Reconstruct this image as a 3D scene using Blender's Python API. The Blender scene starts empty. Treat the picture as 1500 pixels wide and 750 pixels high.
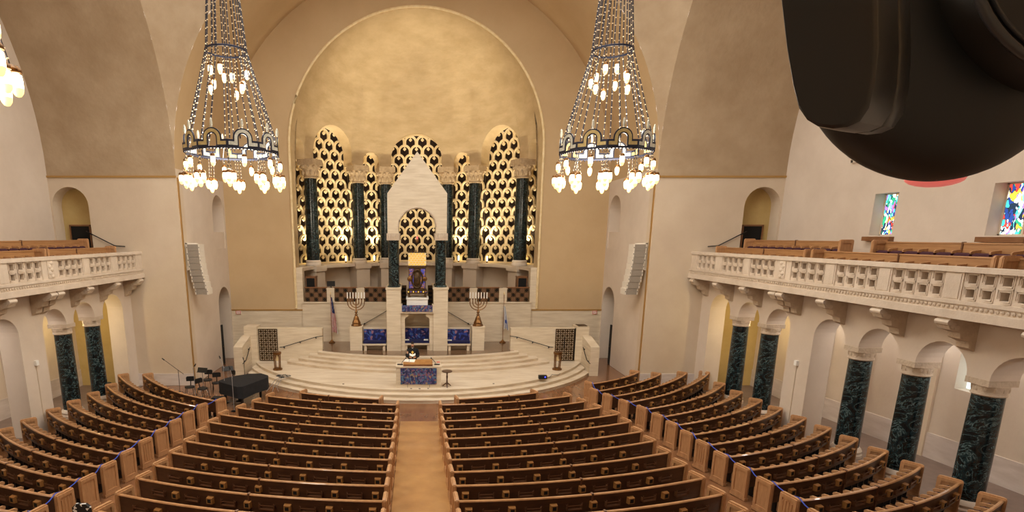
import bpy, bmesh, math, random
from math import sin, cos, pi, sqrt, radians as R, atan2
from mathutils import Vector, Matrix
random.seed(7)
S = bpy.context.scene
COL = S.collection

# ------------------------------------------------------------------ camera
cd = bpy.data.cameras.new('camera'); cam = bpy.data.objects.new('camera', cd); COL.objects.link(cam)
cd.sensor_width = 36.0; cd.lens = 19.2; cd.shift_x = 0.0933; cd.shift_y = 0.0927
cd.clip_start = 0.02; cd.clip_end = 300
cam.location = (0, 0, 7.5); cam.rotation_euler = (R(90 - 11.93), 0, 0)
S.camera = cam
# ------------------------------------------------------------------ light and exposure
W = bpy.data.worlds.new('world'); S.world = W; W.use_nodes = True
W.node_tree.nodes['Background'].inputs[0].default_value = (1.0, 0.96, 0.91, 1)
W.node_tree.nodes['Background'].inputs[1].default_value = 2.6
S.view_settings.view_transform = 'Standard'; S.view_settings.look = 'None'
S.view_settings.exposure = 0.32; S.view_settings.gamma = 1.0
S.view_settings.use_curve_mapping = False

# ------------------------------------------------------------------ materials
def lin(c):
    def f(x):
        x = x / 255.0
        return x / 12.92 if x <= 0.04045 else ((x + 0.055) / 1.055) ** 2.4
    return (f(c[0]), f(c[1]), f(c[2]), 1.0)
M = {}
def mat(name, c1, c2=None, scale=3.0, rough=0.6, metal=0.0, bump=0.0, bscale=None, stretch=(1, 1, 1), emit=None, estr=0.0, detail=6, lo=0.35, hi=0.65, coat=0.0):
    m = bpy.data.materials.new(name); m.use_nodes = True; M[name] = m
    nt = m.node_tree; N = nt.nodes; L = nt.links; b = N['Principled BSDF']
    b.inputs['Base Color'].default_value = lin(c1)
    b.inputs['Roughness'].default_value = rough; b.inputs['Metallic'].default_value = metal
    if coat: b.inputs['Coat Weight'].default_value = coat
    tc = N.new('ShaderNodeTexCoord'); mp = N.new('ShaderNodeMapping'); mp.inputs['Scale'].default_value = stretch
    L.new(tc.outputs['Object'], mp.inputs['Vector'])
    if c2 is not None:
        n = N.new('ShaderNodeTexNoise'); n.inputs['Scale'].default_value = scale; n.inputs['Detail'].default_value = detail
        n.inputs['Roughness'].default_value = 0.62
        L.new(mp.outputs[0], n.inputs['Vector'])
        r = N.new('ShaderNodeValToRGB'); r.color_ramp.elements[0].color = lin(c1); r.color_ramp.elements[1].color = lin(c2)
        r.color_ramp.elements[0].position = lo; r.color_ramp.elements[1].position = hi
        L.new(n.outputs['Fac'], r.inputs['Fac']); L.new(r.outputs[0], b.inputs['Base Color'])
    if bump:
        n2 = N.new('ShaderNodeTexNoise'); n2.inputs['Scale'].default_value = bscale or scale * 4; n2.inputs['Detail'].default_value = 5
        L.new(mp.outputs[0], n2.inputs['Vector'])
        bp = N.new('ShaderNodeBump'); bp.inputs['Strength'].default_value = bump; bp.inputs['Distance'].default_value = 0.05
        L.new(n2.outputs['Fac'], bp.inputs['Height']); L.new(bp.outputs[0], b.inputs['Normal'])
    if emit is not None:
        b.inputs['Emission Color'].default_value = lin(emit); b.inputs['Emission Strength'].default_value = estr
    return m
mat('plaster', (214, 198, 176), (205, 187, 164), 0.5, 0.85, bump=0.08, bscale=9)
mat('plaster_side', (218, 204, 188), (208, 193, 176), 0.5, 0.85, bump=0.08, bscale=9)
mat('vault', (180, 159, 131), (164, 141, 112), 0.6, 0.9, bump=0.35, bscale=5, detail=9)
mat('front_plaster', (200, 173, 133), (192, 164, 124), 0.4, 0.85, bump=0.1, bscale=8)
mat('conch', (206, 182, 142), (190, 165, 124), 0.7, 0.7, bump=0.55, bscale=1.6, stretch=(1, 1, 2.6))
mat('travertine', (226, 212, 188), (207, 190, 163), 1.6, 0.55, bump=0.05, bscale=14, stretch=(0.5, 0.5, 5))
mat('travertine_step', (228, 214, 192), (206, 188, 162), 1.2, 0.45, bump=0.04, bscale=14, stretch=(0.6, 2.2, 3))
mat('stone', (214, 199, 181), (200, 184, 165), 2.0, 0.8, bump=0.15, bscale=18)
mat('capital_shaded', (184, 160, 128), (164, 140, 108), 6.0, 0.8, bump=0.4, bscale=16)  # relief stone darkened: shadow on the apse capitals put into the colour
mat('stone_relief', (204, 187, 166), (190, 172, 150), 6.0, 0.8, bump=0.4, bscale=16)
mat('dado', (222, 212, 206), (204, 192, 184), 1.5, 0.5, bump=0.05, bscale=10, stretch=(0.6, 0.6, 3))
mat('wood_back', (86, 56, 35), (68, 42, 26), 2.5, 0.38, bump=0.04, bscale=30, stretch=(1, 1, 7), coat=0.2)
mat('wood_rail', (190, 142, 96), (166, 118, 74), 4, 0.32, coat=0.3)
mat('wood_end', (196, 150, 106), (178, 132, 90), 3, 0.42, stretch=(6, 6, 1), bump=0.03, bscale=20)
mat('wood_rack', (112, 74, 48), (96, 62, 40), 4, 0.35, coat=0.2)
mat('wood_box', (176, 128, 72), (156, 108, 58), 5, 0.4)
mat('wood_mid', (140, 96, 60), (122, 80, 48), 3, 0.4, stretch=(1, 1, 5))
mat('wood_balcony', (176, 130, 84), (156, 110, 68), 2.5, 0.45, stretch=(1, 0.4, 6))
mat('floor_wood', (140, 98, 66), (122, 82, 54), 1.2, 0.22, stretch=(2, 0.5, 1), coat=0.25)
mat('floor_aisle', (196, 150, 94), (164, 118, 72), 0.9, 0.3, stretch=(0.8, 0.8, 1), coat=0.2, lo=0.3, hi=0.7)
mat('floor_side', (124, 106, 96), (110, 92, 84), 3, 0.4)
mat('floor_stage', (124, 96, 72), (108, 82, 60), 1.5, 0.18, coat=0.3)
mat('maroon', (78, 36, 50), (60, 26, 40), 6, 0.9)
mat('black', (20, 20, 21), None, rough=0.5)
mat('black_metal', (28, 27, 28), None, rough=0.35, metal=0.4)
mat('black_cloth', (24, 24, 27), (16, 16, 18), 5, 0.95, bump=0.2, bscale=6)
mat('hole', (12, 9, 7), None, rough=0.9)
mat('bronze', (146, 104, 58), (106, 72, 38), 8, 0.35, metal=0.75, bump=0.2, bscale=20)
mat('bronze_dark', (96, 74, 48), (66, 50, 32), 9, 0.4, metal=0.6, bump=0.3, bscale=16)
mat('gold', (240, 220, 176), (226, 200, 148), 4, 0.45, metal=0.0)
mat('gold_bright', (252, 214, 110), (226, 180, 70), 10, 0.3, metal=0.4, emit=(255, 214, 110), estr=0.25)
mat('brass_wall', (176, 138, 80), None, rough=0.45, metal=0.4)
mat('screen_dark', (58, 40, 27), (44, 29, 19), 2, 0.9)
mat('loft_panel', (122, 88, 60), (102, 72, 48), 4, 0.5)
mat('green_cloth', (22, 34, 32), None, rough=0.9)
mat('white', (240, 238, 232), None, rough=0.6)
mat('paper', (244, 240, 230), None, rough=0.8)
mat('speaker_white', (226, 218, 204), None, rough=0.6)
mat('speaker_grille', (158, 148, 136), (136, 127, 116), 60, 0.8)
mat('red_sign', (206, 82, 66), None, rough=0.6)
mat('blue_rope', (52, 84, 190), None, rough=0.8)
mat('navy', (30, 34, 84), (22, 24, 62), 8, 0.95)
mat('skin', (214, 166, 136), None, rough=0.6)
mat('hair', (40, 28, 22), None, rough=0.8)
mat('flag_red', (176, 40, 46), None, rough=0.8)
mat('flag_blue', (40, 52, 110), None, rough=0.8)
mat('flag_sky', (60, 100, 190), None, rough=0.8)
mat('cable', (150, 145, 142), None, rough=0.6)
mat('ptz_black', (12, 14, 17), None, rough=0.5)
mat('ptz_grey', (52, 53, 56), None, rough=0.35)
mat('ptz_shell', (24, 27, 31), None, rough=0.32)
mat('ptz_red', (232, 120, 116), None, rough=0.3, emit=(240, 120, 112), estr=0.35)
mat('blue_led', (70, 80, 240), None, emit=(70, 80, 255), estr=2.0)
mat('bulb', (255, 240, 214), None, rough=0.3, emit=(255, 230, 182), estr=6.0)
mat('bulb_tip', (250, 224, 170), None, rough=0.3, emit=(255, 206, 128), estr=1.6)
mat('uplight', (255, 240, 200), None, emit=(255, 226, 160), estr=14.0)
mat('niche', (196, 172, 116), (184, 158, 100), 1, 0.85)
mat('aisle_end_lit', (200, 176, 116), (188, 162, 100), 1, 0.8)  # warm lamplight on the aisle end walls put into their colour
mat('ch_metal', (58, 55, 60), None, rough=0.5, metal=0.3)
mat('ch_bead', (236, 214, 178), None, rough=0.2, metal=0.3)
mat('ch_blue', (46, 49, 66), None, rough=0.35, metal=0.5)
mat('ch_gold', (208, 188, 134), (186, 164, 104), 12, 0.35, metal=0.4)
mat('ch_white', (226, 226, 214), (190, 190, 170), 14, 0.3, metal=0.2)
mat('daylight', (220, 235, 240), None, emit=(214, 236, 240), estr=1.1)
def voro(name, cols, scale, emit=0.0, rough=0.7, warp=0.6, stretch=(1, 1, 1), lead=0.0):
    m = bpy.data.materials.new(name); m.use_nodes = True; M[name] = m
    nt = m.node_tree; N = nt.nodes; L = nt.links; b = N['Principled BSDF']; b.inputs['Roughness'].default_value = rough
    tc = N.new('ShaderNodeTexCoord'); mp = N.new('ShaderNodeMapping'); mp.inputs['Scale'].default_value = stretch
    L.new(tc.outputs['Object'], mp.inputs['Vector'])
    n = N.new('ShaderNodeTexNoise'); n.inputs['Scale'].default_value = scale * 0.35; L.new(mp.outputs[0], n.inputs['Vector'])
    mx = N.new('ShaderNodeVectorMath'); mx.operation = 'MULTIPLY_ADD'; mx.inputs[1].default_value = (warp,) * 3
    L.new(n.outputs['Color'], mx.inputs[0]); L.new(mp.outputs[0], mx.inputs[2])
    v = N.new('ShaderNodeTexVoronoi'); v.inputs['Scale'].default_value = scale; L.new(mx.outputs[0], v.inputs['Vector'])
    sp = N.new('ShaderNodeSeparateColor'); L.new(v.outputs['Color'], sp.inputs[0])
    r = N.new('ShaderNodeValToRGB'); r.color_ramp.interpolation = 'CONSTANT'
    while len(r.color_ramp.elements) < len(cols): r.color_ramp.elements.new(0.5)
    for i, c in enumerate(cols):
        r.color_ramp.elements[i].position = i / len(cols); r.color_ramp.elements[i].color = lin(c)
    L.new(sp.outputs[0], r.inputs['Fac'])
    out = r.outputs[0]
    if lead:
        v2 = N.new('ShaderNodeTexVoronoi'); v2.feature = 'DISTANCE_TO_EDGE'; v2.inputs['Scale'].default_value = scale
        L.new(mx.outputs[0], v2.inputs['Vector'])
        gt = N.new('ShaderNodeMath'); gt.operation = 'GREATER_THAN'; gt.inputs[1].default_value = lead; L.new(v2.outputs['Distance'], gt.inputs[0])
        mm = N.new('ShaderNodeMix'); mm.data_type = 'RGBA'; mm.inputs['A'].default_value = (0.012, 0.012, 0.014, 1)
        L.new(gt.outputs[0], mm.inputs['Factor']); L.new(out, mm.inputs['B']); out = mm.outputs['Result']
    L.new(out, b.inputs['Base Color'])
    if emit:
        L.new(out, b.inputs['Emission Color']); b.inputs['Emission Strength'].default_value = emit
voro('stained', [(40, 150, 110), (230, 240, 250), (30, 60, 130), (60, 190, 190), (250, 250, 255), (200, 60, 50), (150, 110, 210), (240, 190, 60), (20, 40, 60), (120, 210, 220)], 5.5, emit=1.6, warp=1.3, stretch=(1, 1.5, 0.8), lead=0.03)
voro('tapestry', [(62, 66, 112), (58, 66, 128), (92, 76, 120), (62, 96, 130), (130, 88, 100), (52, 52, 92), (112, 100, 140), (150, 130, 108), (44, 48, 86), (84, 116, 146)], 11, warp=0.2, rough=0.95, stretch=(1.3, 1, 1))
voro('cushion', [(30, 34, 88), (30, 34, 88), (34, 40, 100), (64, 96, 160), (26, 30, 78), (84, 76, 134), (30, 34, 88), (140, 104, 124), (40, 60, 140), (30, 34, 88)], 8, warp=0.4, rough=0.95)
voro('checker_cloth', [(20, 20, 20), (236, 232, 226), (30, 30, 30), (24, 24, 24)], 14, warp=0.2)
voro('mosaic', [(70, 80, 190), (60, 60, 160), (190, 140, 70), (110, 90, 180), (80, 90, 200), (160, 110, 60)], 14, warp=0.1, rough=0.4)
def marble(name):
    m = bpy.data.materials.new(name); m.use_nodes = True; M[name] = m
    nt = m.node_tree; N = nt.nodes; L = nt.links; b = N['Principled BSDF']; b.inputs['Roughness'].default_value = 0.18
    tc = N.new('ShaderNodeTexCoord'); mp = N.new('ShaderNodeMapping'); mp.inputs['Scale'].default_value = (1, 1, 1.5); mp.inputs['Rotation'].default_value = (0.5, 0.3, 0)
    L.new(tc.outputs['Object'], mp.inputs['Vector'])
    n = N.new('ShaderNodeTexNoise'); n.inputs['Scale'].default_value = 1.5; n.inputs['Detail'].default_value = 8; n.inputs['Roughness'].default_value = 0.6; n.inputs['Distortion'].default_value = 2.2
    L.new(mp.outputs[0], n.inputs['Vector'])
    r = N.new('ShaderNodeValToRGB'); e = r.color_ramp.elements
    e[0].position = 0.0; e[0].color = lin((14, 22, 24)); e[1].position = 1.0; e[1].color = lin((20, 30, 30))
    for p, c in ((0.38, (13, 19, 22)), (0.465, (26, 42, 46)), (0.492, (40, 60, 64)), (0.5, (128, 150, 152)), (0.508, (36, 56, 58)), (0.54, (16, 24, 27)), (0.60, (14, 20, 23)), (0.618, (62, 88, 90)), (0.636, (15, 22, 24))):
        x = e.new(p); x.color = lin(c)
    L.new(n.outputs['Fac'], r.inputs['Fac']); L.new(r.outputs[0], b.inputs['Base Color'])
marble('marble')
marble('marble_dark')
for e in M['marble_dark'].node_tree.nodes['Color Ramp'].color_ramp.elements: e.color = tuple(c * 0.42 for c in e.color[:3]) + (1,)

# ------------------------------------------------------------------ mesh helpers
ORG = {}
class MB:
    def __init__(s): s.v = []; s.f = []; s.mi = []; s.cur = 0
    def add(s, vs, fs):
        o = len(s.v); s.v += [tuple(p) for p in vs]
        for f in fs: s.f.append(tuple(i + o for i in f)); s.mi.append(s.cur)
        return s
    def box(s, x0, x1, y0, y1, z0, z1):
        return s.add([(x0, y0, z0), (x1, y0, z0), (x1, y1, z0), (x0, y1, z0), (x0, y0, z1), (x1, y0, z1), (x1, y1, z1), (x0, y1, z1)],
                     [(0, 3, 2, 1), (4, 5, 6, 7), (0, 1, 5, 4), (1, 2, 6, 5), (2, 3, 7, 6), (3, 0, 4, 7)])
    def cbox(s, c, d): return s.box(c[0] - d[0] / 2, c[0] + d[0] / 2, c[1] - d[1] / 2, c[1] + d[1] / 2, c[2] - d[2] / 2, c[2] + d[2] / 2)
    def prism(s, poly, fn, d0, d1):           # poly (a,b) ccw; fn(a,b,d) -> 3d
        n = len(poly); vs = [fn(a, b, d0) for a, b in poly] + [fn(a, b, d1) for a, b in poly]
        fs = [tuple(range(n))[::-1], tuple(range(n, 2 * n))] + [(i, (i + 1) % n, n + (i + 1) % n, n + i) for i in range(n)]
        return s.add(vs, fs)
    def tube(s, pts, r, n=6, cap=True, closed=False):
        pts = [Vector(p) for p in pts]; k = len(pts); rr = r if isinstance(r, (list, tuple)) else [r] * k
        vs = []; up = Vector((0.02, 0.03, 1))
        for i, p in enumerate(pts):
            a = pts[(i - 1) % k] if (closed or i) else p; b = pts[(i + 1) % k] if (closed or i < k - 1) else p
            t = (b - a)
            t = t.normalized() if t.length > 1e-9 else Vector((0, 0, 1))
            u = up if abs(t.dot(up.normalized())) < 0.95 else Vector((1, 0.02, 0.03))
            e1 = t.cross(u).normalized(); e2 = t.cross(e1)
            for j in range(n):
                an = 2 * pi * j / n; vs.append(p + (e1 * cos(an) + e2 * sin(an)) * rr[i])
        fs = []
        for i in range(k if closed else k - 1):
            for j in range(n):
                a = i * n; b = ((i + 1) % k) * n
                fs.append((a + j, b + j, b + (j + 1) % n, a + (j + 1) % n))
        if cap and not closed: fs += [tuple(range(n)), tuple(range((k - 1) * n, k * n))[::-1]]
        return s.add(vs, fs)
    def lathe(s, prof, c=(0, 0, 0), n=16, cap=True):
        vs = []; k = len(prof)
        for r, z in prof:
            for j in range(n): a = 2 * pi * j / n; vs.append((c[0] + r * cos(a), c[1] + r * sin(a), c[2] + z))
        fs = [(i * n + j, i * n + (j + 1) % n, (i + 1) * n + (j + 1) % n, (i + 1) * n + j) for i in range(k - 1) for j in range(n)]
        if cap: fs += [tuple(range(n))[::-1], tuple(range((k - 1) * n, k * n))]
        return s.add(vs, fs)
    def ell(s, c, r, nu=12, nv=8):
        pr = [(max(1e-4, sin(pi * i / nv)), -cos(pi * i / nv)) for i in range(nv + 1)]
        vs = [(c[0] + r[0] * p * cos(2 * pi * j / nu), c[1] + r[1] * p * sin(2 * pi * j / nu), c[2] + r[2] * z) for p, z in pr for j in range(nu)]
        fs = [(i * nu + j, i * nu + (j + 1) % nu, (i + 1) * nu + (j + 1) % nu, (i + 1) * nu + j) for i in range(nv) for j in range(nu)]
        return s.add(vs, fs)
    def grid(s, fn, us, vs_):
        vs = [fn(u, v) for u in us for v in vs_]; m = len(vs_)
        return s.add(vs, [(i * m + j, (i + 1) * m + j, (i + 1) * m + j + 1, i * m + j + 1) for i in range(len(us) - 1) for j in range(m - 1)])
    def strip(s, st, front, back, nz=1):
        # st: list of (s, zbottom, ztop). Wall seen as columns; duplicated s makes a jamb
        m = nz + 1; vf = []; vb = []
        for q, zb, zt in st:
            for k in range(m):
                z = zb + (zt - zb) * k / nz; vf.append(front(q, z)); vb.append(back(q, z))
        o = len(vf); fs = []
        for i in range(len(st) - 1):
            for k in range(nz):
                a = i * m + k; b = (i + 1) * m + k
                fs.append((a, b, b + 1, a + 1)); fs.append((o + a, o + a + 1, o + b + 1, o + b))
            a = i * m; b = (i + 1) * m
            fs.append((a, o + a, o + b, b)); fs.append((a + nz, b + nz, o + b + nz, o + a + nz))
        for i in (0, len(st) - 1):
            a = i * m
            for k in range(nz): fs.append((a + k, a + k + 1, o + a + k + 1, o + a + k))
        return s.add(vf + vb, fs)
    def mesh(s, name, mats, org=(0, 0, 0), smooth=0):
        me = bpy.data.meshes.new(name)
        me.from_pydata([(v[0] - org[0], v[1] - org[1], v[2] - org[2]) for v in s.v], [], s.f)
        for m in (mats if isinstance(mats, (list, tuple)) else [mats]): me.materials.append(M[m])
        if max(s.mi, default=0): me.polygons.foreach_set('material_index', s.mi)
        bm = bmesh.new(); bm.from_mesh(me); bmesh.ops.recalc_face_normals(bm, faces=bm.faces); bm.to_mesh(me); bm.free()
        if smooth:
            me.polygons.foreach_set('use_smooth', [True] * len(me.polygons)); me.set_sharp_from_angle(angle=R(smooth))
        me.update(); return me
    def build(s, name, mats, parent=None, smooth=0, org=None):
        o3 = ORG[parent.name] if parent else (org or (0, 0, 0))
        me = s.mesh(name, mats, o3, smooth)
        o = bpy.data.objects.new(name, me); COL.objects.link(o)
        if parent: o.parent = parent
        else: o.location = o3
        ORG[o.name] = o3
        return o
def tag(o, label, cat, group=None, kind=None):
    o['label'] = label; o['category'] = cat
    if group: o['group'] = group
    if kind: o['kind'] = kind
    return o
def thing(name, loc, label, cat, group=None, kind=None):
    o = bpy.data.objects.new(name, None); COL.objects.link(o); o.location = loc; o.empty_display_size = 0.1
    ORG[o.name] = tuple(loc); return tag(o, label, cat, group, kind)
def struct(name, mb, m, label, cat='wall', smooth=0):
    return tag(mb.build(name, m, None, smooth), label, cat, None, 'structure')
def inst(me, name, parent, loc, rz=0, sc=None):
    o = bpy.data.objects.new(name, me); COL.objects.link(o); o.parent = parent
    p = ORG[parent.name]; o.location = (loc[0] - p[0], loc[1] - p[1], loc[2] - p[2]); o.rotation_euler = (0, 0, rz)
    if sc: o.scale = sc
    ORG[o.name] = tuple(loc); return o
def copy_tree(o, parent=None):
    c = o.copy(); COL.objects.link(c); c.parent = parent
    for ch in list(o.children): copy_tree(ch, c)
    return c
def lrp(a, b, n): return [a + (b - a) * i / n for i in range(n + 1)]
def arch(c, hw, zb, zs, zt, n=14, rise=None):
    rise = hw if rise is None else rise
    out = [(c - hw, zb, zt)]
    for i in range(n + 1):
        a = pi - pi * i / n; out.append((c + hw * cos(a), zs + rise * sin(a), zt))
    return out + [(c + hw, zb, zt)]
def text_mesh(txt, size, m, name, parent, loc, rot, ext=0.004):
    cu = bpy.data.curves.new(name, 'FONT'); cu.body = txt; cu.size = size; cu.extrude = ext; cu.align_x = 'CENTER'; cu.align_y = 'CENTER'
    t = bpy.data.objects.new(name, cu); COL.objects.link(t)
    dg = bpy.context.evaluated_depsgraph_get(); me = bpy.data.meshes.new_from_object(t.evaluated_get(dg))
    bpy.data.objects.remove(t); me.materials.clear(); me.materials.append(M[m])
    o = bpy.data.objects.new(name, me); COL.objects.link(o); o.parent = parent; p = ORG[parent.name]
    o.location = (loc[0] - p[0], loc[1] - p[1], loc[2] - p[2]); o.rotation_euler = rot; return o
SLOPE = 0.043
def zf(y): return SLOPE * max(0.0, 22.5 - y)

# ------------------------------------------------------------------ structure
YP, XP, XA, XO = 27.0, 11.4, 14.15, 17.5        # pier face, chancel half width, arcade face, outer wall
YF, YC = 33.5, 33.6                             # front wall, apse centre
ZI, DC = 10.6, 15.6                             # vault springing, centre of the domed square
fl = MB()
def flz(x, y): return (x, y, zf(y) - 0.01)
fl.grid(flz, lrp(-14.0, 14.0, 2), [-5.0, 22.5, 34.0])
struct('floor', fl, 'floor_wood', 'polished brown wooden floor sloping down to the stage', 'floor')
for s_, nm in ((-1, 'left'), (1, 'right')):
    m = MB(); m.grid(lambda x, y: (x, y, zf(y)), [s_ * 13.95, s_ * 18.5], [-5.0, 22.5, 30.0])
    struct('floor', m, 'floor_side', 'grey brown floor of the %s side aisle behind the columns' % nm, 'floor')
m = MB(); m.grid(lambda x, y: (x, y, zf(y) + 0.002), [-0.66, 0.9], [0.5, 21.3]); 
struct('floor', m, 'floor_aisle', 'light tan floor of the centre aisle between the pews', 'floor')

def both(fn):
    for s_, nm in ((-1, 'left'), (1, 'right')): fn(s_, nm)

def pier(s, nm):
    m = MB()
    # wall facing the camera with an arched balcony doorway
    c = 16.55; ZQ = 10.2; m.box(min(s * XP, s * (XP + 0.7)), max(s * XP, s * (XP + 0.7)), YP + 0.02, YP + 0.7, 10.2, ZI); st = [(XP, 6.2, ZQ)] + arch(c, 0.86, 6.2, 8.9, ZQ) + [(XO, 6.2, ZQ)]
    m.strip(st, lambda x, z: (s * x, YP, z), lambda x, z: (s * x, YP + 0.7, z))
    m.box(min(s * XP, s * XO), max(s * XP, s * XO), YP, YP + 0.7, -0.2, 6.2)
    w = struct('wall_%s_pier' % nm, m, 'plaster', 'cream plaster pier wall facing the pews on the %s' % nm)
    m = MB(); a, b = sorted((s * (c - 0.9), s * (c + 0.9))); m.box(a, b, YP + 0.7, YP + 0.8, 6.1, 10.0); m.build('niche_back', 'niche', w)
    d = MB(); a, b = sorted((s * (c - 0.42), s * (c + 0.5))); d.box(a, b, YP + 0.62, YP + 0.72, 6.2, 7.95)
    d = struct('door_%d' % (1 if s < 0 else 2), d, 'hole', 'dark doorway inside the arched balcony niche on the %s' % nm, 'door')
    fr = MB(); fr.box(a - 0.06, a, YP + 0.58, YP + 0.7, 6.2, 8.0).box(b, b + 0.06, YP + 0.58, YP + 0.7, 6.2, 8.0).box(a - 0.06, b + 0.06, YP + 0.58, YP + 0.7, 7.95, 8.02); fr.build('door_frame', 'wood_mid', d)
    # impost moulding, corner trim, skirting
    m = MB(); a, b = sorted((s * (XP - 0.03), s * XO)); m.box(a, b, YP - 0.05, YP, 10.18, 10.27)
    struct('trim_%d' % (1 if s < 0 else 2), m, 'brass_wall', 'thin brass moulding across the %s pier wall' % nm, 'trim')
    m = MB(); a, b = sorted((s * (XP - 0.06), s * XP)); m.box(a, b, YP + 0.1, YP + 0.17, 0, 10.2)
    struct('trim_%d' % (3 if s < 0 else 4), m, 'brass_wall', 'narrow brown vertical strip on the %s pier corner' % nm, 'trim')
    m = MB(); a, b = sorted((s * (XP - 0.03), s * 14.2)); m.box(a, b, YP - 0.04, YP, 0, 0.62)
    struct('baseboard_%s' % nm, m, 'dado', 'pale stone baseboard of the %s pier' % nm, 'baseboard')
    # chancel side wall with door and niche
    m = MB(); f0 = lambda y, z: (s * XP, y, z); f1 = lambda y, z: (s * (XP + 0.8), y, z)
    st = [(YP + 0.7, 0, 6.75)] + arch(32.35, 0.98, 0, 3.55, 6.75) + [(YF, 0, 6.75)]
    m.strip(st, f0, f1)
    st = [(YP + 0.7, 7.7, ZI)] + arch(32.35, 0.9, 7.7, 8.85, ZI) + [(YF, 7.7, ZI)]
    m.strip(st, f0, f1)
    for y0, y1, dx in ((YP + 0.7, 31.45, 0), (31.45, 33.25, 0.05), (33.25, YF, 0)):
        a, b = sorted((s * (XP + dx), s * (XP + 0.8))); m.box(a, b, y0, y1, 6.75, 7.7)
    w = struct('wall_%s_chancel' % nm, m, 'plaster_side', 'pale plaster side wall beside the stage on the %s' % nm)
    m = MB(); a, b = sorted((s * (XP + 0.7), s * (XP + 0.85))); m.box(a, b, 31.3, 33.45, 7.6, 10.2); m.build('niche_back', 'plaster', w)
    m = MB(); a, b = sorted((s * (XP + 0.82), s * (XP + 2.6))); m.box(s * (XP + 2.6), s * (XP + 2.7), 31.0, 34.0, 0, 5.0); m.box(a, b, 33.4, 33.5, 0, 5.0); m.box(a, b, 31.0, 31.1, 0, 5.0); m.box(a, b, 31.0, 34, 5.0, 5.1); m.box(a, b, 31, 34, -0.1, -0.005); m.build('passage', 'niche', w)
    d = MB(); a, b = sorted((s * (XP + 0.05), s * (XP + 0.12))); d.box(a, b, 31.38, 31.9, 0, 2.35)
    d = struct('door_%d' % (3 if s < 0 else 4), d, 'hole', 'dark open door leaf in the arched doorway beside the stage, %s' % nm, 'door')
    k = MB(); k.cbox((s * (XP + 0.04), 31.8, 1.05), (0.04, 0.12, 0.03)); k.build('door_handle', 'bronze', d)
both(pier)

# front wall with the great arch
m = MB(); R0, ZA = 7.4, 12.5
def ztop(x): return ZI + sqrt(max(0.0, 11.41 ** 2 - x * x))
st = []
for x in lrp(-11.4, -R0, 10): st.append((x, 3.02, ztop(x)))
for i in range(41):
    a = pi - pi * i / 40; x = R0 * cos(a); st.append((x, ZA + R0 * sin(a), ztop(x)))
for x in lrp(R0, 11.4, 10): st.append((x, 3.02, ztop(x)))
m.strip(st, lambda x, z: (x, YF, z), lambda x, z: (x, YF + 0.35, z))
struct('wall_front', m, 'front_plaster', 'tan plaster front wall around the great apse arch')
for s_, nm in ((-1, 'left'), (1, 'right')):
    m = MB(); a, b = sorted((s_ * 6.95, s_ * 11.4)); m.box(a, b, YF - 0.03, YF + 0.35, 0, 3.03); a, b = sorted((s_ * 6.95, s_ * 7.45)); m.box(a, b, YF, YF + 0.6, 3.0, 5.58); a, b = sorted((s_ * 6.8, s_ * 9.5)); m.box(a, b, YF + 0.36, YF + 0.5, 0, 3.4)
    struct('wall_front', m, 'travertine', 'travertine facing at the foot of the front wall, %s of the stage' % nm)
    m = MB(); a, b = sorted((s_ * 7.0, s_ * 11.4)); m.box(a, b, YF - 0.06, YF, 2.97, 3.05)
    struct('trim_%d' % (5 if s_ < 0 else 6), m, 'brass_wall', 'dark ledge line across the front wall on the %s' % nm, 'trim')
m = MB(); pts = [(-R0 - 0.0, YF - 0.02, z) for z in lrp(3.1, ZA, 8)] + [(R0 * cos(pi - pi * i / 48), YF - 0.02, ZA + R0 * sin(pi * i / 48)) for i in range(1, 48)] + [(R0, YF - 0.02, z) for z in lrp(ZA, 3.1, 8)]
m.tube(pts, 0.075, 8); struct('trim_7', m, 'gold', 'slim cream moulding around the great apse arch', 'trim', 40)

# vaults
m = MB(); m.grid(lambda a, y: (-11.4 * cos(a), y, ZI + 11.4 * sin(a)), lrp(0, pi, 48), [YP, YF + 0.1])
struct('ceiling', m, 'front_plaster', 'tan barrel vault over the stage', 'ceiling', 60)
for s_, nm in ((-1, 'left'), (1, 'right')):
    m = MB(); m.grid(lambda a, x: (s_ * x, DC + 11.4 * cos(a), (ZI + 11.4 * sin(a)) if a >= 0 else 10.2), [-0.0001] + lrp(0, pi, 48), [XP, XO + 0.1])
    struct('ceiling', m, 'vault', 'rough tan barrel vault over the %s balcony' % nm, 'ceiling', 60)
m = MB(); m.grid(lambda a, y: (-11.4 * cos(a), y, ZI + 11.4 * sin(a)), lrp(0, pi, 40), [-5.0, 2 * DC - YP])
struct('ceiling', m, 'front_plaster', 'tan barrel vault behind the viewer', 'ceiling', 60)
m = MB(); m.box(-18, 18, -5.3, -5.0, -0.2, 22.4); struct('wall_rear', m, 'plaster', 'plain plaster rear wall behind the viewer')
for s_, nm in ((-1, 'left'), (1, 'right')):
    m = MB(); a, b = sorted((s_ * XP, s_ * (XP + 0.5))); m.box(a, b, -5.0, 2 * DC - YP, -0.2, ZI + 0.1); a, b = sorted((s_ * XP, s_ * XO)); m.box(a, b, 2 * DC - YP - 0.5, 2 * DC - YP, -0.2, ZI + 0.1)
    struct('wall_%s_rear' % nm, m, 'plaster', 'plaster wall behind the viewer on the %s' % nm)
RS = 11.4 * sqrt(2)
m = MB()
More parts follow.
